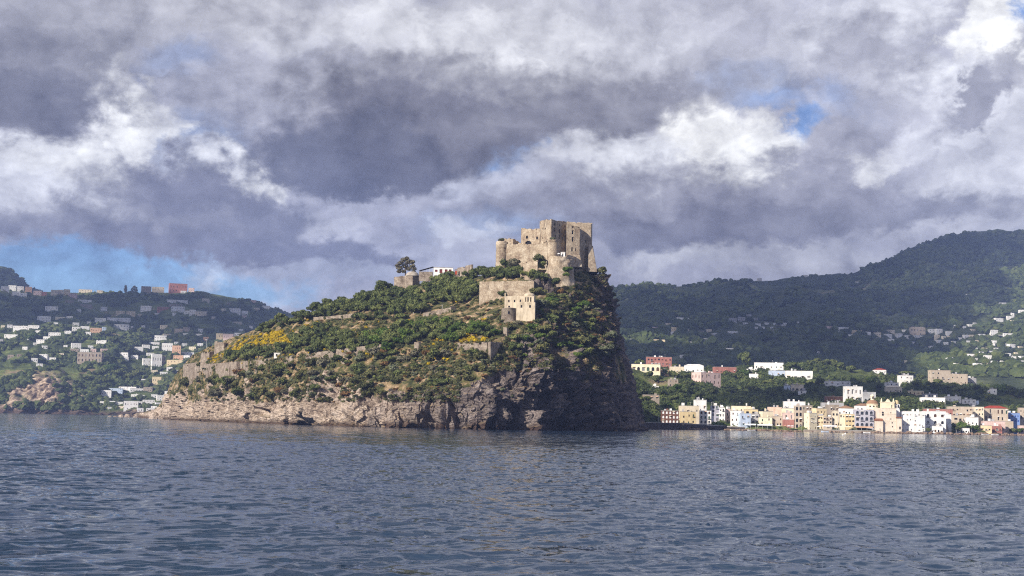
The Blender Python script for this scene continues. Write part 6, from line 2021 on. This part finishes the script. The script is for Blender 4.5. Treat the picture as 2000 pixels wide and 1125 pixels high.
# uncountable low growth: one mesh each
def growth(name, mat, terr, n, pxr, region, r_m, seed, proto=ICO1, squash=0.75, tint=(0.1, 0.9), label=None, mask=None, lift=0.25, leafy=False, exclude=None):
    rg_ = np.random.default_rng(seed)
    protos = [lump(proto[0], proto[1], seed + q, 0.42, 1.9) for q in range(6)]
    if leafy:
        pf = []
        for q in range(6):
            k_ = 46
            d = rg_.normal(size=(k_, 3)); d /= np.linalg.norm(d, axis=1)[:, None]
            a = rg_.normal(size=(k_, 3)); a /= np.linalg.norm(a, axis=1)[:, None]; b = np.cross(a, d)
            base = d * rg_.uniform(0.8, 1.2, (k_, 1)); l = 0.34
            t = np.stack([base - a * l, base + a * l, base + b * l * 1.4], 1).reshape(-1, 3)
            pf.append(np.concatenate([protos[q] * 0.85, t]))
        protos = pf
        F0 = np.concatenate([proto[1], np.arange(3 * k_).reshape(k_, 3) + len(proto[0])])
    else:
        F0 = proto[1]
    VV, FF, TT, k = [], [], [], 0
    x0, x1 = pxr
    cnt = 0; tries = 0
    while cnt < n and tries < n * 6:
        tries += 1
        px, py = rg_.uniform(x0, x1), rg_.uniform(*region)
        if exclude and exclude(px, py): continue
        p, nr = hit(terr, px, py)
        if p is None: continue
        if mask and not mask(px, py, p, nr, rg_): continue
        rad = rg_.uniform(*r_m)
        a = rg_.uniform(0, 6.283); ca, sa = math.cos(a), math.sin(a)
        v = protos[rg_.integers(6)] * [rad * rg_.uniform(0.8, 1.4), rad, rad * squash * rg_.uniform(0.7, 1.25)]
        v = np.stack([v[:, 0] * ca - v[:, 1] * sa, v[:, 0] * sa + v[:, 1] * ca, v[:, 2]], -1) + [p.x, p.y, p.z + rad * lift]
        VV.append(v.astype(np.float32)); FF.append(F0 + k); TT.append(np.full(len(v), rg_.uniform(*tint), np.float32) + rg_.uniform(-0.12, 0.12, len(v))); k += len(v); cnt += 1
    if not VV: print('EMPTY', name); return
    o = link(name, mesh_np(name, np.concatenate(VV), np.concatenate(FF), mat, False, {'tint': ('POINT', np.concatenate(TT))}))
    tag(o, label, kind='stuff')
    return o


hb = [tuple(h['_b']) for h in HOUSES]
HB = np.array(hb)


def near_house(px, py):
    # keep foliage from growing through the walls, leave it room to crowd the footings
    k = (px > HB[:, 0] - 1.5) & (px < HB[:, 1] + 1.5) & (py > HB[:, 2] - 1) & (py < HB[:, 3] + 2.5)
    return bool(k.any())


def cluster(fr, seed, thr):
    def f(px, py, p, nr, rg_):
        v = fbm(np.array([p.x / fr]), np.array([p.y / fr * 0.6]), np.array([p.z / fr * 2]), 3, seed)[0]
        return v > thr + rg_.uniform(-0.25, 0.25)
    return f


isl_up = lambda px, py, p, nr, rg_: 0.0192 * px + 610 - 0 * py < 2000 and nr is not None and py < 785 - (px > 900) * 60 and fbm(np.array([p.x / 14]), np.array([p.y / 14]), np.array([p.z / 9]), 2, 77)[0] > -0.25 + rg_.uniform(-.3, .3)
growth('low_scrub', F_OAK, 'island_rock', 3100, (330, 1215), (530, 786), (0.6, 1.5), 41, ICO1, 0.7, (0.0, 0.9), 'low dark scrub between the bushes of the rock', isl_up, leafy=True, exclude=lambda x, y: 978 < x < 1046 and 572 < y < 624)
growth('dry_grass', F_DRY, 'island_rock', 1500, (340, 1200), (560, 790), (0.35, 0.9), 42, ICO1, 0.55, (0.1, 0.9), 'tawny dry grass and dead stalks on the slopes of the rock', isl_up, leafy=True, exclude=lambda x, y: 978 < x < 1046 and 572 < y < 624)
growth('agave_scrub', F_SAGE, 'island_rock', 700, (380, 1000), (690, 785), (0.4, 0.9), 43, ICO1, 0.8, (0.3, 1.0), 'pale grey-green succulents on the cliff top', isl_up, leafy=True)
BRP = [[(425, 698), (445, 680), (480, 660), (530, 650), (576, 644), (590, 662), (540, 672), (500, 676), (470, 684), (440, 700)], [(400, 706), (425, 694), (440, 700), (430, 712)], [(598, 636), (612, 636), (616, 652), (604, 658)], [(545, 664), (572, 662), (572, 672), (545, 674)],
       [(696, 652), (722, 655), (722, 668), (700, 664)], [(846, 657), (874, 658), (872, 667), (848, 668)], [(902, 655), (950, 654), (948, 668), (905, 668)], [(640, 672), (655, 670), (655, 684), (642, 684)], [(880, 582), (905, 584), (900, 592), (884, 592)], [(730, 650), (760, 648), (758, 660), (735, 662)]]
growth('yellow_broom', F_YEL, 'island_rock', 2300, (398, 952), (580, 714), (0.45, 1.1), 44, ICO1, 0.8, (0.2, 1.0), 'bright yellow flowering broom on the western slope', lambda px, py, p, nr, rg_: (any(in_poly(px, py, q) for q in BRP) and fbm(np.array([p.x / 7]), np.array([p.y / 7]), np.array([p.z / 4]), 2, 66)[0] > -0.25) or (rg_.random() < 0.06 and py > 625 and fbm(np.array([p.x / 12]), np.array([p.y / 12]), np.array([p.z / 6]), 2, 67)[0] > 0.2), leafy=True, lift=0.7)

CLIFF = [(14, 745), (40, 735), (75, 722), (110, 738), (165, 742), (178, 790), (60, 802), (14, 796)]
lm0 = cluster(70, 351, -0.05)
lm = lambda px, py, p, nr, rg_: lm0(px, py, p, nr, rg_) and (not in_poly(px, py, CLIFF) or rg_.random() < 0.42)
growth('left_woodland', F_FAR, 'left_hill', 6500, (-40, 560), (560, 800), (3.0, 6.5), 51, ICO1, 0.85, (0.0, 0.8), 'mixed woodland and gardens covering the left hillside', lm, exclude=near_house)
growth('far_hill_woodland', F_FAR, 'far_hill', 700, (-60, 80), (515, 572), (5, 9), 52, ICO1, 0.8, (0.0, 0.6), 'dark scrub on the shoulder behind the left hill')
tm_ = cluster(45, 361, -0.12)
growth('town_woodland', F_FAR, 'town_slope', 3800, (1225, 2040), (705, 832), (1.6, 3.6), 53, ICO1, 0.85, (0.0, 0.85), 'dense mixed woodland on the bank above the waterfront town', tm_, exclude=near_house, leafy=True)
mm_ = cluster(110, 371, -0.25)
growth('mountain_woodland', F_FAR, 'mountain', 9000, (1190, 2060), (440, 735), (4.5, 10.0), 54, ICO1, 0.75, (0.0, 0.7), 'chestnut woods covering the mountain', mm_, exclude=near_house)

# trees one can tell apart on the mainland
def field_tree(terr, px, py, rpx, look, group, kind=None, hs=1.0, nm='garden_tree', dd=0):
    p, _ = hitd(terr, px, py)
    if p is None: return
    sc = rpx * p.y / FPX
    return tree(kind or random.choice(PINE + OAK[:1]), p.x, p.y + dd, p.z, sc, px, py, look, group, 'tree', nm, hs)


random.seed(5)
gT = 'trees on the slope above the town'
for (px, py, r) in ((1250, 706, 9), (1256, 722, 7), (1268, 738, 9), (1284, 748, 10), (1300, 733, 8), (1318, 738, 9), (1340, 742, 10), (1344, 758, 11), (1288, 776, 11), (1312, 784, 12), (1275, 800, 12), (1300, 798, 10), (1318, 766, 10), (1262, 786, 10),
                    (1272, 820, 9), (1285, 824, 8), (1420, 738, 9), (1440, 742, 10), (1452, 733, 9), (1500, 752, 11), (1430, 770, 12), (1470, 768, 12), (1510, 776, 12), (1390, 772, 12), (1365, 778, 11), (1600, 752, 10), (1590, 770, 10), (1625, 764, 9),
                    (1640, 780, 8), (1675, 783, 7), (1690, 785, 8), (1700, 748, 10), (1716, 760, 9), (1742, 775, 9), (1790, 757, 10), (1800, 742, 9), (1822, 760, 11), (1842, 765, 12), (1856, 762, 12), (1872, 768, 11), (1832, 752, 9),
                    (1905, 765, 12), (1920, 770, 12), (1955, 768, 13), (1975, 772, 12), (1990, 778, 12), (1930, 782, 10), (1866, 792, 8), (1836, 796, 9), (1815, 794, 8), (1600, 712, 11), (1622, 716, 12), (1640, 722, 11), (1664, 728, 10), (1580, 716, 9)):
    field_tree('town_slope', px, py, r, 'round dark tree' if r > 9 else 'small round tree', gT, hs=random.uniform(0.7, 1.05))
for (px, py, r, lb) in ((1456, 712, 14, 'tall dark double-crowned tree on the crest right of the pink palace'), (1545, 722, 14, 'wide dark bush-like tree right of the long crest villa')):
    o = field_tree('town_slope', px, py, r, None, None, random.choice(PINE), 1.3 if px < 1500 else 0.7)
    if o: tag(o, lb, 'tree')
p, _ = hitd('town_slope', 1771, 745)
o = tree((UMB, UMT), p.x, p.y, p.z, 15.5 * p.y / FPX, 0, 0, None, None, 'tree', 'umbrella_pine', 0.72); tag(o, 'flat-topped umbrella pine above the white two-storey villa', 'tree')
# trees of the waterfront
for (px, e, r) in ((1868, 12, 9), (1880, 14, 11), (1892, 16, 11), (1904, 18, 9), (1386, 8, 6), (1398, 9, 8), (1410, 9, 8), (1420, 9, 6), (1814, 7, 6), (1979, 20, 8), (1990, 18, 8)):
    d = sdist(px) + e
    q = P(px, hz(px), d); g = ground('town_slope', q.x, q.y)
    z = max(1.5, g.z if g else 2)
    tree(random.choice(OAK + PINE[:2]), q.x, q.y, z, r * d / FPX, px, 835, 'leafy green tree' if r > 7 else 'small shrub-like tree', 'trees of the waterfront', 'tree', 'waterfront_tree', 0.9)
gL = 'garden trees on the left hillside'
for (px, py, r) in ((100, 655, 9), (60, 664, 10), (210, 658, 12), (225, 672, 11), (196, 668, 9), (275, 652, 9), (250, 690, 10), (214, 725, 12), (232, 735, 12), (250, 742, 12), (268, 735, 11), (190, 735, 11), (205, 750, 11), (170, 745, 10), (236, 715, 10),
                    (320, 745, 9), (338, 730, 8), (275, 782, 8), (242, 778, 8), (330, 760, 9), (410, 653, 10), (440, 650, 11), (455, 648, 8), (372, 640, 7), (485, 650, 9), (470, 596, 7), (508, 606, 7), (90, 600, 8), (130, 618, 9), (220, 600, 8), (300, 625, 9),
                    (360, 628, 8), (420, 620, 9), (30, 600, 9), (70, 612, 9), (380, 672, 8), (368, 664, 7), (295, 662, 8)):
    field_tree('left_hill', px, py, r, 'round dark tree' if r > 8 else 'small round tree', gL, hs=random.uniform(0.7, 1.0))
for (px, py, r, lb) in ((245, 568, 7.5, 'left one of two tall dark trees on the left hill skyline'), (262, 568, 7, 'right one of two tall dark trees on the left hill skyline')):
    o = field_tree('left_hill', px, py, r, None, None, (EUC, EUT), 1.0, 'skyline_tree')
    if o: tag(o, lb, 'tree')

# ------------------------------------------------------------------ labels for everything that was collected above: nearest landmark, side of it, then order from the left
LM = [(980, 495, 'the west round tower'), (1077, 450, 'the castle keep'), (1094, 530, 'the castle bastion'), (1155, 510, 'the castle buttress'), (1015, 598, 'the cream monastery'), (990, 560, 'the high retaining wall'),
      (805, 548, 'the domed chapel'), (865, 528, 'the white restaurant'), (890, 605, 'the tawny clearing'), (650, 620, 'the short path wall'), (720, 645, 'the orange soil patch'), (600, 690, 'the long terrace wall'),
      (500, 668, 'the yellow broom'), (420, 725, 'the western rampart'), (434, 672, 'the roofless ruin'), (540, 693, 'the white hut'), (875, 672, 'the cliff edge wall'), (975, 685, 'the corner bastion'), (607, 812, 'the sea cave'),
      (1080, 630, 'the shaded east cliff'), (1190, 640, 'the eastern cliff edge'), (1100, 760, 'the dark east face'), (700, 740, 'the middle cliff'), (500, 755, 'the western cliff'), (850, 735, 'the cliff under the clearing'), (560, 640, 'the western pine edge'), (760, 600, 'the middle pine wood'),
      (344, 560, 'the red skyline palace'), (174, 697, 'the ruined brown palace'), (110, 750, 'the pale left cliff'), (30, 560, 'the far left skyline'), (253, 565, 'the two skyline trees'), (185, 645, 'the orange villa'), (300, 705, 'the tall white house stack'),
      (304, 745, 'the yellow house near the tip'), (253, 792, 'the white seaside villa'), (403, 675, 'the floodlight mast'), (475, 608, 'the white ridge villas'), (60, 640, 'the long white terrace'), (100, 604, 'the lone upper white villa'), (360, 605, 'the white hill hamlet'), (235, 625, 'the stepped white villas'),
      (1287, 704, 'the red brick hotel'), (1382, 739, 'the pink palace'), (1309, 815, 'the brown brick block'), (1502, 714, 'the long crest villa'), (1560, 758, 'the arcaded beige villa'), (1680, 768, 'the tall white villa'), (1728, 815, 'the domed church'), (1771, 720, 'the umbrella pine'),
      (1850, 738, 'the terraced hotel'), (1826, 825, 'the arched white house'), (1946, 810, 'the red-roofed palace'), (1937, 763, 'the small white house in the trees'), (1793, 648, 'the village palace'), (1942, 672, 'the village bell tower'), (1445, 624, 'the grey hillside block'), (1325, 640, 'the lower western farms'),
      (1500, 640, 'the red-roofed hamlet'), (1660, 645, 'the left end of the ridge village'), (1930, 708, 'the lower right village'), (1955, 625, 'the upper right village'), (1620, 540, 'the mountain skyline'), (1440, 815, 'the first quay houses'), (1540, 830, 'the red ground floor house'),
      (1640, 830, 'the middle cafes'), (1980, 845, 'the right-hand boulders'), (1590, 825, 'the big yellow house'), (270, 810, 'the left tip of the rock'), (1400, 665, 'the long terraced farm wall')]
BOUNDS = {'island': (330, 1230)}
REL = {'l': 'left of', 'r': 'right of', 'a': 'above', 'b': 'below'}


def ordinal(n):
    w = ['first', 'second', 'third', 'fourth', 'fifth', 'sixth', 'seventh', 'eighth', 'ninth', 'tenth', 'eleventh', 'twelfth', 'thirteenth', 'fourteenth', 'fifteenth', 'sixteenth', 'seventeenth', 'eighteenth', 'nineteenth', 'twentieth']
    if n < 20: return w[n]
    tens = {2: 'twenty', 3: 'thirty', 4: 'forty', 5: 'fifty', 6: 'sixty', 7: 'seventy', 8: 'eighty', 9: 'ninety'}
    t, u = divmod(n + 1, 10)
    return tens[t] + '-' + w[u - 1] if u else tens[t][:-1] + 'ieth'


bins = {}
for (o, look, cat, px, py, group) in AUTO:
    dx = [((px - a) ** 2 * 0.5 + (py - b) ** 2 * 1.6, a, b, nm) for a, b, nm in LM]
    _, a, b, nm = min(dx)
    rel = ('l' if px < a else 'r') if abs(px - a) > 1.3 * abs(py - b) else ('a' if py < b else 'b')
    if abs(px - a) < 5 and abs(py - b) < 4: rel = 'b'
    bins.setdefault((look, REL[rel], nm), []).append((px, py, o, cat, group))
seen = set(o['label'] for o in bpy.data.objects if o.get('label'))
for (look, rel, nm), items in bins.items():
    items.sort(key=lambda t: (t[0], t[1]))
    for k, (px, py, o, cat, group) in enumerate(items):
        lb = f"{look} {rel} {nm}"
        if len(items) > 1:
            lb += ', ' + ('leftmost' if k == 0 else 'rightmost' if k == len(items) - 1 else ordinal(k) + ' from the left')
        if lb in seen: print('DUP', lb)
        seen.add(lb)
        tag(o, lb, cat, group)
for h in HOUSES:
    del h['_b']


# ------------------------------------------------------------------ clouds over the land (above the frame) whose shade falls on the slopes
mt, N = newmat('cloud_white')
d_ = N.n('ShaderNodeBsdfDiffuse', {'Color': (0.85, 0.85, 0.87, 1)})
t_ = N.n('ShaderNodeBsdfTransparent', {'Color': (1, 1, 1, 1)})
# thin cloud: some sunlight comes straight through its two surfaces
mx_ = N.n('ShaderNodeMixShader', {0: 0.52, 1: d_.outputs[0], 2: t_.outputs[0]})
N.n('ShaderNodeOutputMaterial', {0: mx_.outputs[0]})
cloud_mat = mt


def cloud_over(pts, height, lump, thick, seed):
    """a flat-bottomed cumulus bank; pts: (ground point, radius in m) it shades"""
    v, f = ico_np(3)
    VV, FF, k = [], [], 0
    for q, (g, rx, ry) in enumerate(pts):
        c = Vector(g) + SUN * ((height - g[2]) / SUN.z)
        nn = 1 + 0.30 * fbm(v[:, 0] * 1.4 + seed + q, v[:, 1] * 1.4, v[:, 2] * 1.4, 4, 900)
        w_ = v * nn[:, None]
        w_ = w_ * [rx, ry, thick]
        w_[:, 2] = np.where(w_[:, 2] < 0, w_[:, 2] * 0.3, w_[:, 2])
        VV.append(w_ + np.array(c)); FF.append(f + k); k += len(v)
    o = link('cloud', mesh_np('cloud', np.concatenate(VV), np.concatenate(FF), cloud_mat, True))
    tag(o, kind='structure')


def G_(name, px, py):
    p, _ = hitd(name, px, py, 60)
    if p is None: print('MISS', name, px, py); p = P(px, py, 4000)
    return tuple(p)


pL = [(G_('left_hill', x, y), rx, ry) for (x, y, rx, ry) in ((-60, 600, 170, 300), (40, 598, 150, 290), (130, 597, 140, 290), (230, 598, 150, 300), (330, 602, 150, 340), (430, 608, 140, 380),
                                                              (500, 625, 110, 330), (370, 650, 60, 60))]
pL.append((G_('far_hill', -40, 545), 330, 300))
cloud_over(pL, 1150, 0, 90, 1)
pM = [(G_('mountain', x, y), rx, ry) for (x, y, rx, ry) in ((1230, 620, 260, 620), (1330, 640, 240, 420), (1420, 600, 280, 620), (1500, 660, 150, 330), (1560, 600, 260, 640), (1680, 590, 240, 620),
                                                             (1590, 680, 110, 260), (1780, 560, 240, 520), (1880, 490, 200, 360), (1980, 470, 240, 260), (1740, 500, 260, 300), (1300, 575, 260, 420), (1560, 560, 260, 400), (1270, 690, 200, 170), (1390, 692, 200, 170), (1500, 695, 180, 170), (1610, 640, 180, 260), (1690, 690, 110, 150), (1200, 600, 260, 500), (1470, 546, 330, 330), (1600, 541, 330, 330))]
cloud_over(pM, 1500, 0, 110, 2)
pT = [(G_('town_slope', x, 768 + (x > 1800) * 6), 48, 72) for x in range(1475, 2060, 60)]
cloud_over(pT, 1150, 0, 40, 3)

# ------------------------------------------------------------------ haze
mb = MB(); mb.box(-6000, 6000, -400, 6600, -6, 800)
mt = bpy.data.materials.new('haze_air'); mt.use_nodes = True
N = NT(mt.node_tree)
vol = N.n('ShaderNodeVolumePrincipled', {'Color': (0.38, 0.52, 1.0, 1), 'Density': 0.000080, 'Anisotropy': 0.0})
N.n('ShaderNodeOutputMaterial', {'Volume': vol.outputs[0]})
tag(mb.link('haze', mt), kind='stuff')
